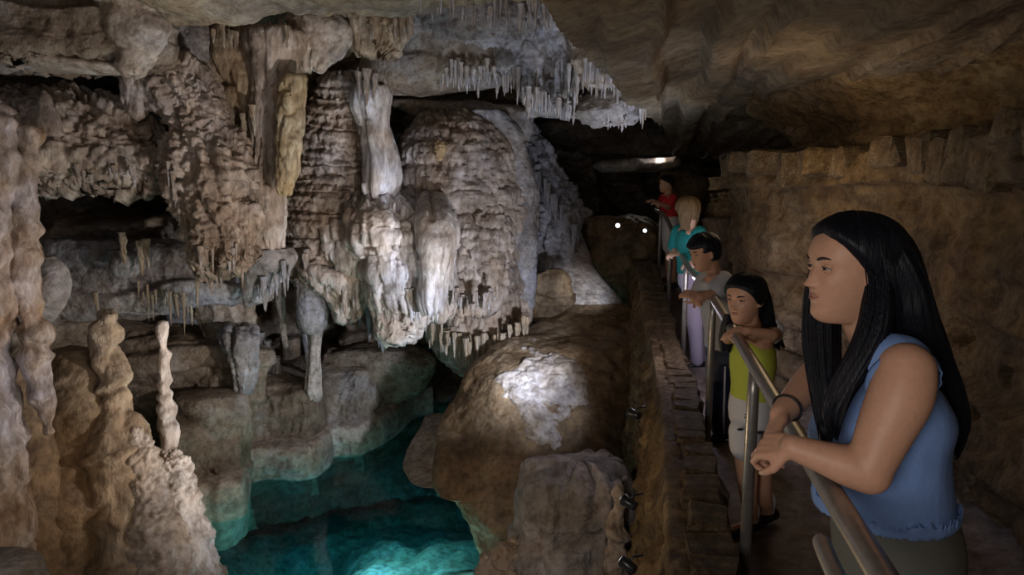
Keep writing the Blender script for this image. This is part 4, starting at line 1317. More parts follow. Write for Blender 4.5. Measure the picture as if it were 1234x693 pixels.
M_EYEW = flat_mat('eye_white', (0.40, 0.36, 0.34), rough=0.3, var=0.02, bump=0)
M_IRIS = flat_mat('dark_iris', (0.02, 0.012, 0.01), rough=0.12, var=0.1, bump=0, spec=0.7)
M_LIP = flat_mat('lips', (0.38, 0.165, 0.13), rough=0.4, var=0.1, bump=0.05)
M_BROWH = flat_mat('brow_hair', (0.03, 0.02, 0.017), rough=0.7, var=0.2, bump=0.3)


def face(fig, M, skin, lash=True, smile=0.0, lipmat=None):
    k = M.median_scale
    for sy in (-1, 1):
        c = Vector((0.0685, sy * 0.0305, 0.0095))
        bm = bmesh.new(); ell(bm, (0, 0, 0), (0.0115, 0.0125, 0.0115), None, 20, 14)
        for v in bm.verts: v.co = M @ (v.co + c)
        e = fig.add('eye', bm_mesh('eye', bm), M_EYEW)
        bm = bmesh.new(); ell(bm, (0.0072, 0, -0.0002), (0.0060, 0.0080, 0.0080), None, 16, 12)
        for v in bm.verts: v.co = M @ (v.co + c)
        i = link('iris', bm_mesh('iris', bm), M_IRIS); i.parent = e
        # lids: skin shells leaving a narrow slit
        for up in (1, -1):
            bm = bmesh.new()
            vs = []
            for a in np.linspace(-1.25, 1.25, 17):
                row = []
                for b in np.linspace(0, 1, 7):
                    lo = (0.27 if up > 0 else -0.22) * math.cos(a * 1.15)
                    el = lo + (1.35 * up - lo) * b
                    r = 0.0130 + (0.0010 if b < 0.2 else 0)
                    row.append(bm.verts.new(M @ (c + Vector((r * math.cos(el) * math.cos(a), 1.18 * r * math.cos(el) * math.sin(a) if False else 1.12 * r * math.sin(a), r * math.sin(el) * 0.95)))))
                vs.append(row)
            for x in range(16):
                for y in range(6):
                    bm.faces.new((vs[x][y], vs[x + 1][y], vs[x + 1][y + 1], vs[x][y + 1]))
            fig.add('eyelid', bm_mesh('eyelid', bm), skin)
        bm = bmesh.new()                                            # lash line
        pts = []
        for a in np.linspace(-1.2, 1.25, 12):
            el = 0.27 * math.cos(a * 1.15)
            r = 0.0145
            pts.append(M @ (c + Vector((r * math.cos(el) * math.cos(a), 1.12 * r * math.sin(a), r * math.sin(el) * 0.95))))
        tube_bm(bm, pts, [0.0005 * k] + [0.0011 * k] * 10 + [0.0005 * k], 6)
        fig.add('eyelashes', bm_mesh('eyelashes', bm), M_BROWH)
        bm = bmesh.new()                                            # brow
        pts = [M @ Vector((0.0905 - 0.0 * t - 0.012 * t * t - 0.004, sy * (0.014 + 0.034 * t), 0.0265 + 0.0065 * math.sin(t * 2.2) - 0.002 * t)) for t in np.linspace(0, 1, 9)]
        tube_bm(bm, pts, [0.0022 * k, 0.0036 * k, 0.0040 * k, 0.0040 * k, 0.0038 * k, 0.0034 * k, 0.0028 * k, 0.0020 * k, 0.0008 * k], 8)
        fig.add('eyebrow', bm_mesh('eyebrow', bm), M_BROWH)
    bm = bmesh.new()
    for z0, h in ((-0.0485, 0.0022), (-0.0570, 0.0029)):
        pts = []; rr = []
        for t in np.linspace(-1, 1, 15):
            yy = t * 0.0195
            xx = 0.0885 * math.sqrt(max(0, 1 - (yy / 0.066) ** 2)) ** 1.0 - 0.0010 - 0.0015 * abs(t)
            zz = z0 + (-0.0530 - z0) * abs(t) ** 1.6 + smile * 0.004 * t * t + (0.0008 if z0 > -0.05 and abs(t) > 0.1 and abs(t) < 0.5 else 0)
            pts.append(M @ Vector((xx, yy, zz))); rr.append(max(h * (1 - abs(t) ** 2.2), 0.0006) * k)
        tube_bm(bm, pts, rr, 8)
    fig.add('lips', bm_mesh('lips', bm), lipmat or M_LIP)


def hair_cap(M, line, thick=0.016, drop=-0.06, seed=1.0, nape=-0.085, groove=0.0035, soft=0.012):
    """surface of the head pushed out into hair where line(x, y, z) > 0"""
    V = HG.copy()
    N = normals(V, True); N[0] = (0, 0, -1); N[-1] = (0, 0, 1)
    if (N[48, :, 0] * V[48, :, 0]).sum() < 0: N = -N; N[0] = (0, 0, -1); N[-1] = (0, 0, 1)
    # remove the face relief
    V[..., 0] = np.where((V[..., 0] > 0.05) & (V[..., 2] < 0.03), V[..., 0] - 0.01, V[..., 0])
    d = line(V[..., 0], np.abs(V[..., 1]), V[..., 2])
    m = sstep(-0.004, soft, d) * sstep(nape - 0.008, nape + 0.012, V[..., 2])
    ang = np.arctan2(V[..., 1], V[..., 0])
    g = noise(ang * 9 + seed, V[..., 2] * 6, seed) + 0.6 * noise(ang * 26, V[..., 2] * 10 + seed, seed)
    V = V + N * (-0.008 + m * (0.008 + thick + groove * g))[..., None]
    P = V.reshape(-1, 3); A = np.array(M)
    return grid_mesh('hair', (P @ A[:3, :3].T + A[:3, 3]).reshape(V.shape), wrap=True)


def hair_loft(rows, nu=90, nv=80, seed=0.0, g=0.006, tip=0.25, f=1.0):
    """rows: (center xyz, rx, ry, rot); grooves run down the length"""
    R = smooth_curve([(*c, a, b, r) for c, a, b, r in rows], nu)
    th = np.linspace(0, 2 * math.pi, nv, endpoint=False)
    v = np.linspace(0, 1, nu)
    gr = noise(np.cos(th)[None] * 4 * f + seed, np.sin(th)[None] * 4 * f + 3, v[:, None] * 2.0 + seed) + 0.7 * noise(np.cos(th)[None] * 11 * f + seed, np.sin(th)[None] * 11 * f, v[:, None] * 2.5) + 0.5 * noise(np.cos(th)[None] * 24 * f, np.sin(th)[None] * 24 * f + seed, v[:, None] * 3)
    rx = R[:, 3:4] + g * gr; ry = R[:, 4:5] + g * gr
    endk = np.sqrt(np.clip(np.minimum(v / 0.04, 1), 0, 1))[:, None]; endk[0] = 0.02
    rx, ry = rx * endk, ry * endk
    c, s = np.cos(R[:, 5:6]), np.sin(R[:, 5:6])
    U, W_ = rx * np.cos(th)[None], ry * np.sin(th)[None]
    V = np.stack([R[:, 0:1] + U * c - W_ * s, R[:, 1:2] + U * s + W_ * c, np.broadcast_to(R[:, 2:3], U.shape)], -1)
    z_j = noise(np.cos(th)[None] * 3 + seed, np.sin(th)[None] * 3, seed + v[:, None] * 0) * tip * 0.1 * sstep(0.7, 1, v)[:, None]
    V[..., 2] += z_j
    return grid_mesh('hair', V, wrap=True)


def strands(fig, parent, lines, r, mat, name='hair_strands', seg=5):
    bm = bmesh.new()
    for L_ in lines:
        P = smooth_curve(L_, 12)
        tube_bm(bm, [Vector(p) for p in P], [r * (1 - 0.85 * (i / 11.0) ** 2) for i in range(12)], seg, cap=True)
    o = link(name, bm_mesh(name, bm), mat)
    rel(o, fig.root) if parent is None else setattr(o, 'parent', parent)
    o['kind'] = 'stuff'
    return o


def hair_mat(name, col, spec=0.38, rough=0.46):
    m = bpy.data.materials.new(name); m.use_nodes = True
    nt = m.node_tree; N = nt.nodes; L = nt.links
    b = N['Principled BSDF']
    tc = N.new('ShaderNodeTexCoord'); mp = N.new('ShaderNodeMapping'); mp.inputs['Scale'].default_value = (1, 1, 0.06)
    L.new(tc.outputs['Object'], mp.inputs[0])
    n = N.new('ShaderNodeTexNoise'); n.inputs['Scale'].default_value = 320; n.inputs['Detail'].default_value = 3
    L.new(mp.outputs[0], n.inputs['Vector'])
    cr = N.new('ShaderNodeValToRGB')
    cr.color_ramp.elements[0].position = 0.35; cr.color_ramp.elements[0].color = (*[c * 0.6 for c in col], 1)
    cr.color_ramp.elements[1].position = 0.7; cr.color_ramp.elements[1].color = (*[c * 1.6 for c in col], 1)
    L.new(n.outputs[0], cr.inputs[0]); L.new(cr.outputs[0], b.inputs['Base Color'])
    bp = N.new('ShaderNodeBump'); bp.inputs['Strength'].default_value = 0.6; bp.inputs['Distance'].default_value = 0.003
    L.new(n.outputs[0], bp.inputs['Height']); L.new(bp.outputs[0], b.inputs['Normal'])
    b.inputs['Roughness'].default_value = rough; b.inputs['Specular IOR Level'].default_value = spec
    b.inputs['Anisotropic'].default_value = 0.5
    return m


SKIN = flat_mat('skin', (0.56, 0.31, 0.205), rough=0.5, nscale=90, var=0.05, bump=0.06, sss=0.12)
SKIN2 = flat_mat('skin_tanned', (0.46, 0.25, 0.165), rough=0.5, nscale=90, var=0.05, bump=0.04)
SKIN3 = flat_mat('skin_light', (0.60, 0.40, 0.31), rough=0.5, nscale=90, var=0.05, bump=0.04)
HAIRB = hair_mat('black_hair', (0.004, 0.0045, 0.009), 0.3)
HAIRBL = hair_mat('ash_blonde_hair', (0.17, 0.115, 0.06), 0.3, 0.6)
BLUE = flat_mat('blue_cotton', (0.17, 0.28, 0.56), rough=0.8, nscale=420, var=0.14, bump=0.3)
LAV = flat_mat('lavender_trim', (0.42, 0.40, 0.62), rough=0.7, nscale=300, var=0.1, bump=0.2)
OLIVE = flat_mat('olive_grey_trousers', (0.115, 0.115, 0.10), rough=0.8, nscale=300, var=0.1, bump=0.2)
LIME = flat_mat('lime_cotton', (0.42, 0.47, 0.06), rough=0.8, nscale=300, var=0.1, bump=0.15)
WHITEC = flat_mat('white_cotton', (0.52, 0.52, 0.55), rough=0.8, nscale=200, var=0.08, bump=0.15)
GREYT = flat_mat('pale_grey_cotton', (0.40, 0.40, 0.44), rough=0.8, nscale=200, var=0.08, bump=0.15)
NAVY = flat_mat('navy_tracksuit', (0.010, 0.016, 0.045), rough=0.6, nscale=200, var=0.2, bump=0.15)
TEAL = flat_mat('teal_cotton', (0.01, 0.22, 0.23), rough=0.8, nscale=200, var=0.2, bump=0.15)
RED = flat_mat('red_cotton', (0.50, 0.02, 0.03), rough=0.8, nscale=200, var=0.1, bump=0.15)
SHOE = flat_mat('black_shoe', (0.012, 0.012, 0.014), rough=0.5, nscale=100, var=0.2, bump=0.1)
LILAC = flat_mat('pale_lilac_cotton', (0.46, 0.42, 0.58), rough=0.8, nscale=200, var=0.1, bump=0.15)


def folds(amp, f=9, st=0.4):
    def fn(co):
        P = co[None]
        return (fbm(P, f, 3, sz=st, mode=2)[0] * amp + fbm(P, f * 0.5, 2)[0] * amp * 0.8)
    return fn


# ------------------------------------------------------------------ the woman in the foreground
def main_woman():
    hip = at(1082, 700, 1.50)
    fg = Fig((hip.x, hip.y, 0.0), 'person')
    tag(fg.root, 'foreground woman with long black hair and blue sleeveless top leaning on the handrail', 'person', None)
    HC = at(1027, 327, 1.50)
    M = head_M(HC, 184, 0, 0, 1.03)
    A = lambda x, y, Y: at(x, y, Y)
    bm = bmesh.new()
    put_head(bm, M)
    nb = A(1063, 437, 1.52)                                      # pit of the neck / C7
    cap(bm, [M @ Vector((-0.028, 0, -0.045)), M @ Vector((-0.034, 0, -0.10)), nb + Vector((0.0, 0, 0.015)), nb + Vector((0.005, 0, -0.05))], [0.052, 0.050, 0.054, 0.062], 24, 14)
    chest = A(1070, 520, 1.50); waist = A(1078, 600, 1.50)
    loft_bm(bm, [(nb.x + 0.004, nb.y, nb.z + 0.0, 0.055, 0.085, 0.0), (nb.x + 0.008, nb.y, nb.z - 0.038, 0.083, 0.142, 0), (chest.x, chest.y, chest.z + 0.045, 0.108, 0.148, 0), (chest.x - 0.004, chest.y, chest.z - 0.03, 0.112, 0.145, 0),
                 (waist.x - 0.004, waist.y, waist.z, 0.095, 0.125, 0), (hip.x, hip.y, hip.z + 0.06, 0.105, 0.150, 0), (hip.x, hip.y, hip.z - 0.08, 0.11, 0.160, 0)], 36, 24)
    sh = A(1092, 446, 1.335); el = A(1048, 570, 1.305); wr = A(955, 539, 1.36)
    cap(bm, [nb + Vector((0.015, -0.07, -0.02)), sh + Vector((0, 0.02, 0))], [0.05, 0.052], 20)
    cap(bm, [sh, sh.lerp(el, 0.25) + Vector((0.004, -0.004, 0)), sh.lerp(el, 0.6), el + Vector((0, 0, 0.012))], [0.056, 0.060, 0.053, 0.043], 24, 14)
    cap(bm, [el, el.lerp(wr, 0.28) + Vector((0, 0, 0.0)), el.lerp(wr, 0.65), wr], [0.043, 0.042, 0.033, 0.026], 24, 14)
    d = (A(915, 538, 1.42) - wr).normalized()
    hand(bm, wr, d, Vector((0.10, -0.72, 0.62)), 0.90, (42, 55, 45), thumb=-1)
    # far (right) arm: elbow high, forearm falling to the other hand
    sh2 = A(1040, 452, 1.70); el2 = A(990, 446, 1.74); wr2 = A(941, 500, 1.56)
    cap(bm, [nb + Vector((0.0, 0.08, -0.02)), sh2], [0.05, 0.052], 20)
    cap(bm, [sh2, sh2.lerp(el2, 0.5), el2], [0.052, 0.048, 0.043], 20, 10)
    cap(bm, [el2, el2.lerp(wr2, 0.35), wr2], [0.044, 0.042, 0.027], 20, 12)
    hand(bm, wr2, (A(924, 543, 1.47) - wr2), Vector((-0.62, 0.25, 0.55)), 0.88, (20, 40, 30), thumb=1)
    # legs
    for sy in (-1, 1):
        cap(bm, [(hip.x + 0.0, hip.y + sy * 0.085, hip.z - 0.06), (hip.x + 0.01, hip.y + sy * 0.09, 0.47), (hip.x + 0.03, hip.y + sy * 0.09, 0.09)], [0.085, 0.058, 0.038], 20, 14)
        cap(bm, [(hip.x + 0.04, hip.y + sy * 0.09, 0.045), (hip.x - 0.13, hip.y + sy * 0.10, 0.035)], [0.038, 0.030], 14)
    me = remeshed('body', bm, 0.0039, keep=[(M @ Vector((0.06, 0, 0)), 0.17, 0.08), (A(925, 535, 1.43), 0.11, 0.15)], iters=9)
    fg.add('body', me, SKIN)
    face(fg, M, SKIN)
    # blouse
    bm = bmesh.new()
    loft_bm(bm, [(nb.x + 0.012, nb.y, nb.z - 0.010, 0.070, 0.095, 0), (nb.x + 0.008, nb.y, nb.z - 0.045, 0.098, 0.160, 0), (chest.x - 0.008, chest.y, chest.z + 0.045, 0.132, 0.160, 0), (chest.x - 0.022, chest.y, chest.z - 0.03, 0.146, 0.155, 0),
                 (waist.x - 0.028, waist.y, waist.z + 0.03, 0.138, 0.148, 0), (waist.x - 0.030, waist.y, waist.z - 0.03, 0.146, 0.156, 0), (waist.x - 0.026, hip.y, 0.985, 0.152, 0.160, 0), (waist.x - 0.024, hip.y, 0.945, 0.150, 0.160, 0)], 44, 34)
    ell(bm, sh + Vector((0.006, 0.050, 0.004)), (0.072, 0.058, 0.062))
    ell(bm, sh2 + Vector((0.0, -0.045, 0.0)), (0.066, 0.055, 0.064))
    me = remeshed('blouse', bm, 0.0045, iters=5, disp=folds(0.0045, 8, 0.35))
    top = fg.add('blouse', me, BLUE)
    top['label'] = 'blue sleeveless cotton blouse'
    # frill round the armhole
    ax = ((el - sh).normalized() * 0.45 + Vector((0.10, -0.95, -0.05))).normalized(); u = Vector((1, 0, 0)); u = (u - ax * u.dot(ax)).normalized(); w_ = ax.cross(u)
    V = np.zeros((8, 140, 3))
    for i in range(8):
        for j in range(140):
            a = 2 * math.pi * j / 140
            r = 0.072 - 0.008 * abs(i / 7.0 - 0.3) + 0.0016 * math.sin(a * 15) * (i / 7.0)
            c = sh + Vector((0.006, 0.028, -0.022)) + ax * (0.000 + 0.028 * i / 7.0)
            V[i, j] = c + u * r * math.cos(a) + w_ * r * 1.08 * math.sin(a)
    fr_ = link('armhole_frill', grid_mesh('armhole_frill', V, wrap=True), BLUE); fr_.parent = top
    fr_.modifiers.new('s', 'SOLIDIFY').thickness = 0.0025
    # lavender neckline trim falling down the front
    bm = bmesh.new()
    P = [A(1034, 428, 1.44), A(1015, 448, 1.43), A(1004, 478, 1.42), A(1002, 500, 1.41), A(1006, 520, 1.40)]
    tube_bm(bm, [Vector(p) for p in smooth_curve(P, 20)], [0.008 + 0.006 * math.sin(i / 19 * 3.1) for i in range(20)], 10, sx=0.5)
    t = link('neckline_trim', bm_mesh('neckline_trim', bm), LAV); t.parent = top
    # trousers
    bm = bmesh.new()
    loft_bm(bm, [(waist.x - 0.02, hip.y, 0.975, 0.115, 0.130, 0), (hip.x - 0.015, hip.y, 0.88, 0.132, 0.158, 0), (hip.x, hip.y, hip.z - 0.09, 0.12, 0.172, 0)], 40, 12)
    for sy in (-1, 1):
        cap(bm, [(hip.x, hip.y + sy * 0.085, hip.z - 0.05), (hip.x + 0.01, hip.y + sy * 0.09, 0.47), (hip.x + 0.03, hip.y + sy * 0.09, 0.12)], [0.098, 0.075, 0.065], 24, 14)
    fg.add('trousers', remeshed('trousers', bm, 0.008, iters=4, disp=folds(0.004, 8, 0.4)), OLIVE)
    # wrist band
    bm = bmesh.new()
    c = wr2.lerp(el2, 0.14); ax = (el2 - wr2).normalized(); u = ax.cross(Vector((0, 0, 1))).normalized(); w_ = ax.cross(u)
    tube_bm(bm, [c + (u * math.cos(a) + w_ * math.sin(a)) * 0.0335 for a in np.linspace(0, 2 * math.pi, 40)], 0.0030, 8)
    fg.add('wristband', bm_mesh('wristband', bm), SHOE)
    # ring
    # hair
    line = lambda x, y, z: z + 0.018 - 1.18 * x - 0.25 * np.maximum(0, 0.03 - y)
    h = fg.add('hair', hair_cap(M, line, 0.014, seed=2.0, nape=-0.10, soft=0.03), HAIRB)
    h['label'] = 'long glossy black hair'
    def hl(rows, **k):
        rr = []
        for px0, px1, py, Y, t in rows:
            a = at(px0, py, Y); b = at(px1, py, Y)
            rr.append(((a + b) / 2, (b - a).length / 2, t, 0.0))
        o = link('hair_lock', hair_loft([((c.x, c.y, c.z), a, b, r) for c, a, b, r in rr], **k), HAIRB)
        o.parent = h
        return o
    L1 = hl([(1018, 1072, 268, 1.50, 0.045), (1006, 1094, 285, 1.50, 0.068), (1018, 1106, 312, 1.50, 0.084), (1040, 1114, 345, 1.50, 0.088), (1044, 1122, 375, 1.50, 0.088), (1046, 1132, 402, 1.51, 0.085),
             (1074, 1142, 432, 1.54, 0.08), (1098, 1150, 462, 1.56, 0.08), (1116, 1157, 492, 1.57, 0.07), (1130, 1158, 520, 1.57, 0.05), (1138, 1152, 548, 1.57, 0.02)], seed=4.0, g=0.0065, nu=130, nv=120)
    L2 = hl([(1048, 1076, 330, 1.435, 0.02), (1041, 1076, 360, 1.42, 0.030), (1035, 1072, 390, 1.405, 0.034), (1024, 1062, 418, 1.395, 0.032), (1010, 1046, 446, 1.385, 0.026), (997, 1028, 474, 1.38, 0.020), (992, 1015, 500, 1.375, 0.014), (1001, 1008, 527, 1.375, 0.006)], seed=7.0, g=0.005, nu=90, nv=70)
    L3 = hl([(985, 1010, 300, 1.585, 0.016), (974, 1012, 335, 1.60, 0.022), (968, 1012, 375, 1.60, 0.03), (968, 1012, 415, 1.58, 0.034), (974, 1010, 455, 1.53, 0.032), (980, 1006, 490, 1.50, 0.022), (986, 1002, 515, 1.47, 0.014), (992, 998, 534, 1.46, 0.006)], seed=9.0, g=0.005, nu=90, nv=70)
    rs = random.Random(4)
    lines = []
    for i in range(240):                                         # loose strands over the crown, back and lock
        t = rs.random()
        if i < 90:
            x0 = 1012 + 70 * t; Y0 = 1.50 - 0.085 * rs.random()
            lines.append([at(1035 + 30 * t, 262 + 6 * rs.random(), 1.46), at(1062 + 45 * t, 300, 1.50 - 0.09 * (1 - t * .6)), at(1070 + 50 * t, 360, 1.50 - 0.095 * (1 - t * .5)), at(1085 + 55 * t, 430, 1.52 - 0.08 * (1 - t * .5)), at(1120 + 36 * t, 500 + 12 * t, 1.54 - 0.07 * (1 - t))])
        elif i < 170:
            a = rs.random()
            lines.append([at(1040 + 25 * a, 300 + 15 * rs.random(), 1.43), at(1044 + 28 * a, 360, 1.39), at(1028 + 32 * a, 415, 1.365), at(998 + 30 * a, 470, 1.36), at(994 + 16 * a, 512 + 16 * rs.random(), 1.362)])
        else:
            a = rs.random()
            lines.append([at(990 + 12 * a, 290, 1.57), at(971 + 30 * a, 345, 1.575), at(966 + 36 * a, 400, 1.55), at(976 + 26 * a, 460, 1.50), at(986 + 14 * a, 520 + 12 * rs.random(), 1.46)])
    s_ = strands(fg, h, lines, 0.0012, HAIRB)
    return fg, h


MAIN, MAINH = main_woman()


def smallfig(label, HC, yaw, pitch, k, skin, hips, joints, vox, faceit=True, smile=0.0, group=None, name='person'):
    """joints: dict with neck, chest, shoulder/elbow/wrist pairs, hips z, feet"""
    fg = Fig((hips[0], hips[1], joints['floor']), name)
    tag(fg.root, label, 'person', group)
    M = head_M(HC, yaw, pitch, 0, k)
    bm = bmesh.new(); put_head(bm, M)
    hp = Vector(hips); nb = Vector(joints['neck']); w = joints['w']
    fd = Vector((math.cos(math.radians(joints.get('byaw', yaw))), math.sin(math.radians(joints.get('byaw', yaw))), 0))
    ro = math.radians(joints.get('byaw', yaw))
    cap(bm, [M @ Vector((-0.028, 0, -0.05)), M @ Vector((-0.034, 0, -0.10)), nb, nb - Vector((0, 0, 0.04))], [0.048 * k, 0.045 * k, 0.05 * k, 0.055 * k], 16, 10)
    mid = nb.lerp(hp, 0.35); mid2 = nb.lerp(hp, 0.7)
    rings = [(nb.x, nb.y, nb.z, 0.04 * w, 0.06 * w, ro), (nb.x, nb.y, nb.z - 0.045 * w, 0.075 * w, 0.14 * w, ro), (mid.x, mid.y, mid.z, 0.10 * w, 0.145 * w, ro), (mid2.x, mid2.y, mid2.z, 0.09 * w, 0.12 * w, ro), (hp.x, hp.y, hp.z, 0.10 * w, 0.14 * w, ro), (hp.x, hp.y, hp.z - 0.08 * w, 0.09 * w, 0.13 * w, ro)]
    loft_bm(bm, rings, 24, 16)
    for (s_, e_, q_) in joints['arms']:
        s_, e_, q_ = Vector(s_), Vector(e_), Vector(q_)
        cap(bm, [nb.lerp(s_, 0.5) - Vector((0, 0, 0.02)), s_], [0.045 * w, 0.045 * w], 14)
        cap(bm, [s_, s_.lerp(e_, 0.5), e_], [0.046 * w, 0.042 * w, 0.034 * w], 14, 8)
        cap(bm, [e_, e_.lerp(q_, 0.4), q_], [0.034 * w, 0.032 * w, 0.023 * w], 14, 8)
    for (wr, d, nr, th, cu) in joints['hands']:
        hand(bm, wr, d, nr, 0.92 * w, cu, th, seg=8)
    for (a, b, c, toe) in joints['legs']:
        a, b, c = Vector(a), Vector(b), Vector(c)
        cap(bm, [a, a.lerp(b, 0.5), b, b.lerp(c, 0.35), c], [0.078 * w, 0.068 * w, 0.05 * w, 0.048 * w, 0.033 * w], 16, 16)
        cap(bm, [c, c + Vector(toe)], [0.034 * w, 0.026 * w], 12)
    me = remeshed('body', bm, vox, keep=[(M @ Vector((0.05, 0, 0)), 0.13 * k, 0.12)] + [(h[0], 0.13, 0.2) for h in joints['hands']], iters=5)
    fg.add('body', me, skin)
    if faceit: face(fg, M, skin, smile=smile)
    return fg, M, rings, ro


def garment(fg, name, mat, parts, vox=0.008, fold=0.004, f=9, label=None):
    bm = bmesh.new()
    for p in parts:
        if p[0] == 'loft': loft_bm(bm, p[1], 28, 16)
        else: cap(bm, p[1], p[2], 16, 8)
    o = fg.add(name, remeshed(name, bm, vox, iters=3, disp=folds(fold, f)), mat)
    if label: o['label'] = label
    return o


def grow(rings, d, z0=None, z1=None):
    out = []
    for x, y, z, a, b, r in rings:
        if z0 is not None and z > z0: continue
        if z1 is not None and z < z1: continue
        out.append((x, y, z, a + d, b + d, r))
    return out


def ringat(rings, z):
    R = sorted(rings, key=lambda q: -q[2])
    zs = [q[2] for q in R][::-1]
    return tuple(float(np.interp(z, zs, [q[i] for q in R][::-1])) if i != 2 else z for i in range(6))


def shoe(fg, c, toe, k=1.0):
    c = Vector(c); t = Vector(toe)
    bm = bmesh.new()
    cap(bm, [c - t * 0.25 + Vector((0, 0, -0.012)), c + t * 0.4 + Vector((0, 0, -0.014)), c + t * 1.15 + Vector((0, 0, -0.022))], [0.040 * k, 0.042 * k, 0.032 * k], 14, 8)
    cap(bm, [c + Vector((0, 0, 0.0)), c + Vector((0, 0, 0.035))], [0.036 * k, 0.036 * k], 14)
    fg.add('shoe', remeshed('shoe', bm, 0.007, iters=2), SHOE)


# ------------------------------------------------------------------ girl in lime top
def girl():
    A = at
    HC = A(898, 361, 2.96)
    hp = A(905, 496, 3.14)
    nb = A(908, 396, 3.08)
    byaw = 195
    HC_yaw = 218
    sl = A(934, 402, 3.04); el_ = A(930, 404, 2.92); wl = A(901, 399, 2.87)
    sr = A(890, 402, 3.16); er = A(877, 408, 3.08); wr = A(879, 404, 2.94)
    fz = 0.0
    legs = [(A(898, 520, 3.10), A(902, 600, 3.12), (A(905, 655, 3.16).x, 3.16, 0.06), (-0.11, -0.03, -0.025)),
            (A(914, 520, 3.20), A(920, 600, 3.22), (A(924, 650, 3.26).x, 3.26, 0.06), (-0.11, -0.03, -0.025))]
    J = dict(floor=0.0, neck=nb, w=0.80, byaw=byaw, arms=[(sl, el_, wl), (sr, er, wr)],
             hands=[(wl, (-1, 0.1, -0.1), (0.0, -0.5, 0.9), -1, (15, 35, 25)), (wr, (0.6, -0.5, 0.1), (-0.2, -0.5, 0.8), 1, (15, 30, 25))], legs=legs)
    fg, M, rings, ro = smallfig('young girl in lime top and white shorts resting her chin on her hands', HC, HC_yaw, 4, 0.93, SKIN, hp, J, 0.0055, True, 1.0)
    zw = A(900, 482, 3.1).z
    R = [r for r in rings]
    rt = ringat(R, nb.z - 0.04); 
    garment(fg, 'tank_top', LIME, [('loft', [ringat(R, nb.z - 0.05)[:3] + (rt[3] + 0.008, rt[4] - 0.01, ro)] + [ringat(R, z)[:3] + (ringat(R, z)[3] + 0.013, ringat(R, z)[4] + 0.013, ro) for z in np.linspace(nb.z - 0.10, zw, 5)])], 0.007, 0.003, label='lime green tank top')
    sh = garment(fg, 'shorts', WHITEC, [('loft', [ringat(R, z)[:3] + (ringat(R, z)[3] + 0.014, ringat(R, z)[4] + 0.016, ro) for z in np.linspace(zw + 0.015, hp.z - 0.06, 5)])] +
            [('cap', [a, Vector(a).lerp(Vector(b), 0.22)], [0.078, 0.076]) for a, b, c, t in legs], 0.007, 0.003, label='white shorts with small grey motifs')
    rs = random.Random(2)
    for i in range(7):
        q = A(889 + rs.uniform(0, 26), 490 + rs.uniform(0, 32), 3.0); 
        bm = bmesh.new(); ell(bm, (q.x, hp.y - 0.150 + rs.uniform(-.002, .002), q.z), (0.016, 0.006, 0.006), None, 10, 8)
        m_ = link('motif', bm_mesh('motif', bm), NAVY); m_.parent = sh
    # ruffled sleeve
    V = np.zeros((6, 70, 3))
    ax = (el_ - sl).normalized()
    c0 = sl + Vector((0.0, 0, 0.0))
    for i in range(6):
        for j in range(70):
            a = 2 * math.pi * j / 70
            r = 0.040 + 0.016 * i / 5 + 0.004 * math.sin(a * 11) * i / 5
            V[i, j] = c0 + Vector((0.02 - 0.03 * i / 5, 0, 0.012)) + Vector((0, math.cos(a) * r, math.sin(a) * r))
    o = fg.add('ruffled_sleeve', grid_mesh('ruffled_sleeve', V, wrap=True), WHITEC)
    o.modifiers.new('s', 'SOLIDIFY').thickness = 0.003
    for a, b, c, t in legs: shoe(fg, c, t, 0.85)
    for a, b, c, t in legs:
        bm = bmesh.new(); cap(bm, [Vector(c) + Vector((0, 0, 0.02)), Vector(c) + Vector((0, 0, 0.075))], [0.033, 0.034], 14)
        fg.add('sock', bm_mesh('sock', bm), WHITEC)
    line = lambda x, y, z: z + 0.024 - 1.12 * x
    h = fg.add('hair', hair_cap(M, line, 0.014, seed=5.0, nape=-0.10), HAIRB)
    def lk(rows, seed):
        o = link('hair_lock', hair_loft([((at((a + b) / 2, y, Y)), (b - a) / 2 * Y / F, t, 0.0) for a, b, y, Y, t in rows] if False else [(tuple(at((a + b) / 2, y, Y)), (b - a) / 2 * Y / F, t, 0.0) for a, b, y, Y, t in rows], nu=60, nv=50, seed=seed, g=0.004), HAIRB)
        o.parent = h
    lk([(902, 922, 340, 3.03, 0.05), (906, 928, 358, 3.05, 0.07), (908, 932, 378, 3.07, 0.08), (908, 936, 395, 3.09, 0.08), (914, 942, 408, 3.12, 0.06), (930, 946, 418, 3.13, 0.02)], 1.0)
    lk([(874, 884, 378, 3.07, 0.02), (868, 888, 394, 3.10, 0.03), (866, 886, 410, 3.12, 0.025), (870, 880, 424, 3.12, 0.01)], 3.0)
    return fg


girl()


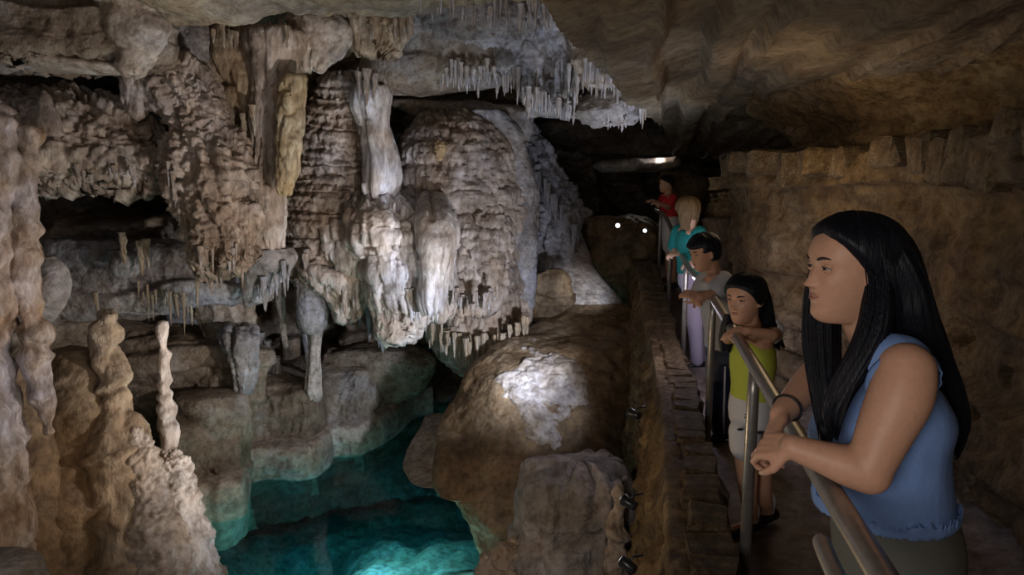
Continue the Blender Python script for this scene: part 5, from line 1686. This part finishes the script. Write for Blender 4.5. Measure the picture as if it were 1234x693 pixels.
# ------------------------------------------------------------------ boy in grey tee
def boy():
    A = at
    HC = A(849, 305, 4.0)
    nb = A(861, 334, 4.12); hp = A(872, 424, 4.34)
    el_ = A(861, 354, 3.98); wl = A(843, 358, 3.93)
    sl = A(872, 338, 4.05); sr = A(850, 338, 4.24); er = A(842, 356, 4.18); wr = A(842, 362, 4.02)
    legs = [(A(868, 440, 4.32), A(868, 490, 4.36), (A(868, 540, 4.42).x, 4.42, 0.06), (-0.13, -0.05, -0.03)),
            (A(880, 440, 4.42), A(882, 490, 4.48), (A(884, 535, 4.55).x, 4.55, 0.06), (-0.13, -0.05, -0.03))]
    J = dict(floor=0.0, neck=nb, w=0.92, byaw=190, arms=[(sl, el_, wl), (sr, er, wr)],
             hands=[(wl, (-0.9, 0.1, 0.25), (0.1, -0.8, 0.5), -1, (30, 45, 30)), (wr, (-0.3, -0.8, 0.2), (-0.6, 0, 0.8), 1, (25, 40, 30))], legs=legs)
    fg, M, rings, ro = smallfig('boy with short black hair in a pale grey tee leaning his forearms on the handrail', HC, 196, 14, 0.93, SKIN2, hp, J, 0.007, True)
    R = rings
    garment(fg, 'tee_shirt', GREYT, [('loft', [ringat(R, z)[:3] + (ringat(R, z)[3] + 0.016, ringat(R, z)[4] + 0.014, ro) for z in np.linspace(nb.z - 0.025, hp.z + 0.02, 8)]),
            ('cap', [sl, sl.lerp(el_, 0.72)], [0.060, 0.062]), ('cap', [sr, sr.lerp(er, 0.72)], [0.060, 0.062])], 0.009, 0.005, label='pale grey tee shirt')
    tr = garment(fg, 'track_trousers', NAVY, [('loft', [ringat(R, z)[:3] + (ringat(R, z)[3] + 0.02, ringat(R, z)[4] + 0.02, ro) for z in np.linspace(hp.z + 0.04, hp.z - 0.06, 4)])] +
            [('cap', [a, Vector(a).lerp(Vector(b), 0.6), b, Vector(b).lerp(Vector(c), 0.9)], [0.092, 0.085, 0.072, 0.06]) for a, b, c, t in legs], 0.009, 0.004, label='navy track trousers with a white side stripe')
    a, b, c, t = legs[0]
    bm = bmesh.new()
    tube_bm(bm, [Vector(a) + Vector((0.0, -0.096, 0.05)), Vector(a).lerp(Vector(b), 0.6) + Vector((0.0, -0.088, 0)), Vector(b) + Vector((0, -0.075, 0)), Vector(b).lerp(Vector(c), 0.9) + Vector((0, -0.062, 0))], 0.007, 8)
    s = link('side_stripe', bm_mesh('side_stripe', bm), WHITEC); s.parent = tr
    for a, b, c, t in legs: shoe(fg, c, t, 1.0)
    line = lambda x, y, z: np.where(x > 0.045, z - 0.042 - 0.1 * y, np.where(x > -0.005, z - 0.012, z + 0.055)) + 0.25 * np.maximum(0, -x)
    fg.add('hair', hair_cap(M, line, 0.017, seed=8.0, nape=-0.05, groove=0.005), HAIRB)
    return fg


boy()


def teal_woman():
    A = at
    HC = A(829, 255, 6.0)
    nb = A(831, 274, 6.05); hp = A(833, 336, 6.15)
    sl = A(843, 281, 5.90); el_ = A(846, 308, 5.88); wl = A(838, 318, 5.75)
    sr = A(818, 279, 6.20); er = A(812, 300, 6.2); wr = A(817, 306, 6.05)
    rz = rise(6)
    legs = [(A(834, 345, 6.10), A(838, 395, 6.12), (A(840, 450, 6.15).x, 6.15, 0.06 + rz), (-0.14, 0, -0.03)), (A(842, 345, 6.22), A(845, 395, 6.26), (A(846, 445, 6.3).x, 6.3, 0.06 + rz), (-0.14, 0, -0.03))]
    J = dict(floor=rz, neck=nb, w=1.0, byaw=170, arms=[(sl, el_, wl), (sr, er, wr)],
             hands=[(wl, (-0.9, -0.2, 0), (0, -0.6, 0.7), -1, (30, 45, 30)), (wr, (-0.8, -0.6, 0), (0, -0.4, 0.9), 1, (25, 40, 30))], legs=legs)
    fg, M, rings, ro = smallfig('woman with ash blonde hair in teal shirt and pale trousers, turned away', HC, 130, 6, 0.98, SKIN3, hp, J, 0.010, False)
    R = rings
    garment(fg, 'shirt', TEAL, [('loft', [ringat(R, z)[:3] + (ringat(R, z)[3] + 0.03, ringat(R, z)[4] + 0.02, ro) for z in np.linspace(nb.z - 0.02, hp.z + 0.05, 7)]),
            ('cap', [sl, sl.lerp(el_, 0.8)], [0.065, 0.07]), ('cap', [sr, sr.lerp(er, 0.8)], [0.065, 0.07])], 0.012, 0.008, 7, label='loose teal shirt')
    garment(fg, 'trousers', LILAC, [('loft', [ringat(R, z)[:3] + (ringat(R, z)[3] + 0.02, ringat(R, z)[4] + 0.012, ro) for z in np.linspace(hp.z + 0.07, hp.z - 0.07, 4)])] +
            [('cap', [a, b, Vector(b).lerp(Vector(c), 0.9)], [0.095, 0.075, 0.06]) for a, b, c, t in legs], 0.012, 0.005, label='pale lilac trousers')
    for a, b, c, t in legs: shoe(fg, c, t)
    line = lambda x, y, z: z + 0.06 - 0.9 * x
    h = fg.add('hair', hair_cap(M, line, 0.020, seed=3.0, nape=-0.09, groove=0.012), HAIRBL)
    o = link('hair_lock', hair_loft([(tuple(A(830, 243, 5.99)), 0.06, 0.06, 0), (tuple(A(831, 255, 5.98)), 0.082, 0.084, 0), (tuple(A(830, 266, 6.0)), 0.078, 0.076, 0), (tuple(A(829, 276, 6.02)), 0.06, 0.065, 0)], nu=50, nv=70, seed=2.0, g=0.014, f=1.3), HAIRBL)
    o.parent = h


teal_woman()


def red_visitor():
    A = at
    Y = 9.0; rz = rise(8.9)
    HC = A(803, 222, Y)
    nb = A(805, 234, Y + .03); hp = A(808, 268, Y + .1)
    sl = A(811, 239, Y - .16); el_ = A(805, 250, Y - .22); wl = A(797, 246, Y - .3)
    sr = A(800, 238, Y + .18); er = A(795, 248, Y + .15); wr = A(791, 243, Y)
    legs = [(A(806, 275, Y + .05), A(806, 298, Y + .07), (A(806, 320, Y + .1).x, Y + .1, 0.06 + rz), (-0.14, 0, -0.03)), (A(812, 275, Y + .2), A(812, 298, Y + .2), (A(812, 320, Y + .2).x, Y + .2, 0.06 + rz), (-0.14, 0, -0.03))]
    J = dict(floor=rz, neck=nb, w=1.0, byaw=180, arms=[(sl, el_, wl), (sr, er, wr)],
             hands=[(wl, (-0.9, -0.2, 0.2), (0, -0.6, 0.7), -1, (20, 30, 20)), (wr, (-0.9, -0.3, 0.2), (0, -0.4, 0.9), 1, (20, 30, 20))], legs=legs)
    fg, M, rings, ro = smallfig('farthest visitor on the walkway, in a red shirt and white shorts', HC, 185, 0, 0.98, SKIN2, hp, J, 0.012, False)
    R = rings
    garment(fg, 'shirt', RED, [('loft', [ringat(R, z)[:3] + (ringat(R, z)[3] + 0.02, ringat(R, z)[4] + 0.015, ro) for z in np.linspace(nb.z - 0.02, hp.z + 0.06, 7)]),
            ('cap', [sl, sl.lerp(el_, 0.6)], [0.06, 0.06]), ('cap', [sr, sr.lerp(er, 0.6)], [0.06, 0.06])], 0.014, 0.006)
    garment(fg, 'shorts', WHITEC, [('loft', [ringat(R, z)[:3] + (ringat(R, z)[3] + 0.025, ringat(R, z)[4] + 0.02, ro) for z in np.linspace(hp.z + 0.09, hp.z - 0.07, 4)])] +
            [('cap', [a, b], [0.10, 0.085]) for a, b, c, t in legs], 0.014, 0.005)
    for a, b, c, t in legs: shoe(fg, c, t)
    line = lambda x, y, z: z - 0.01 - 0.6 * x
    fg.add('hair', hair_cap(M, line, 0.014, seed=3.0, nape=-0.07), HAIRB)


red_visitor()
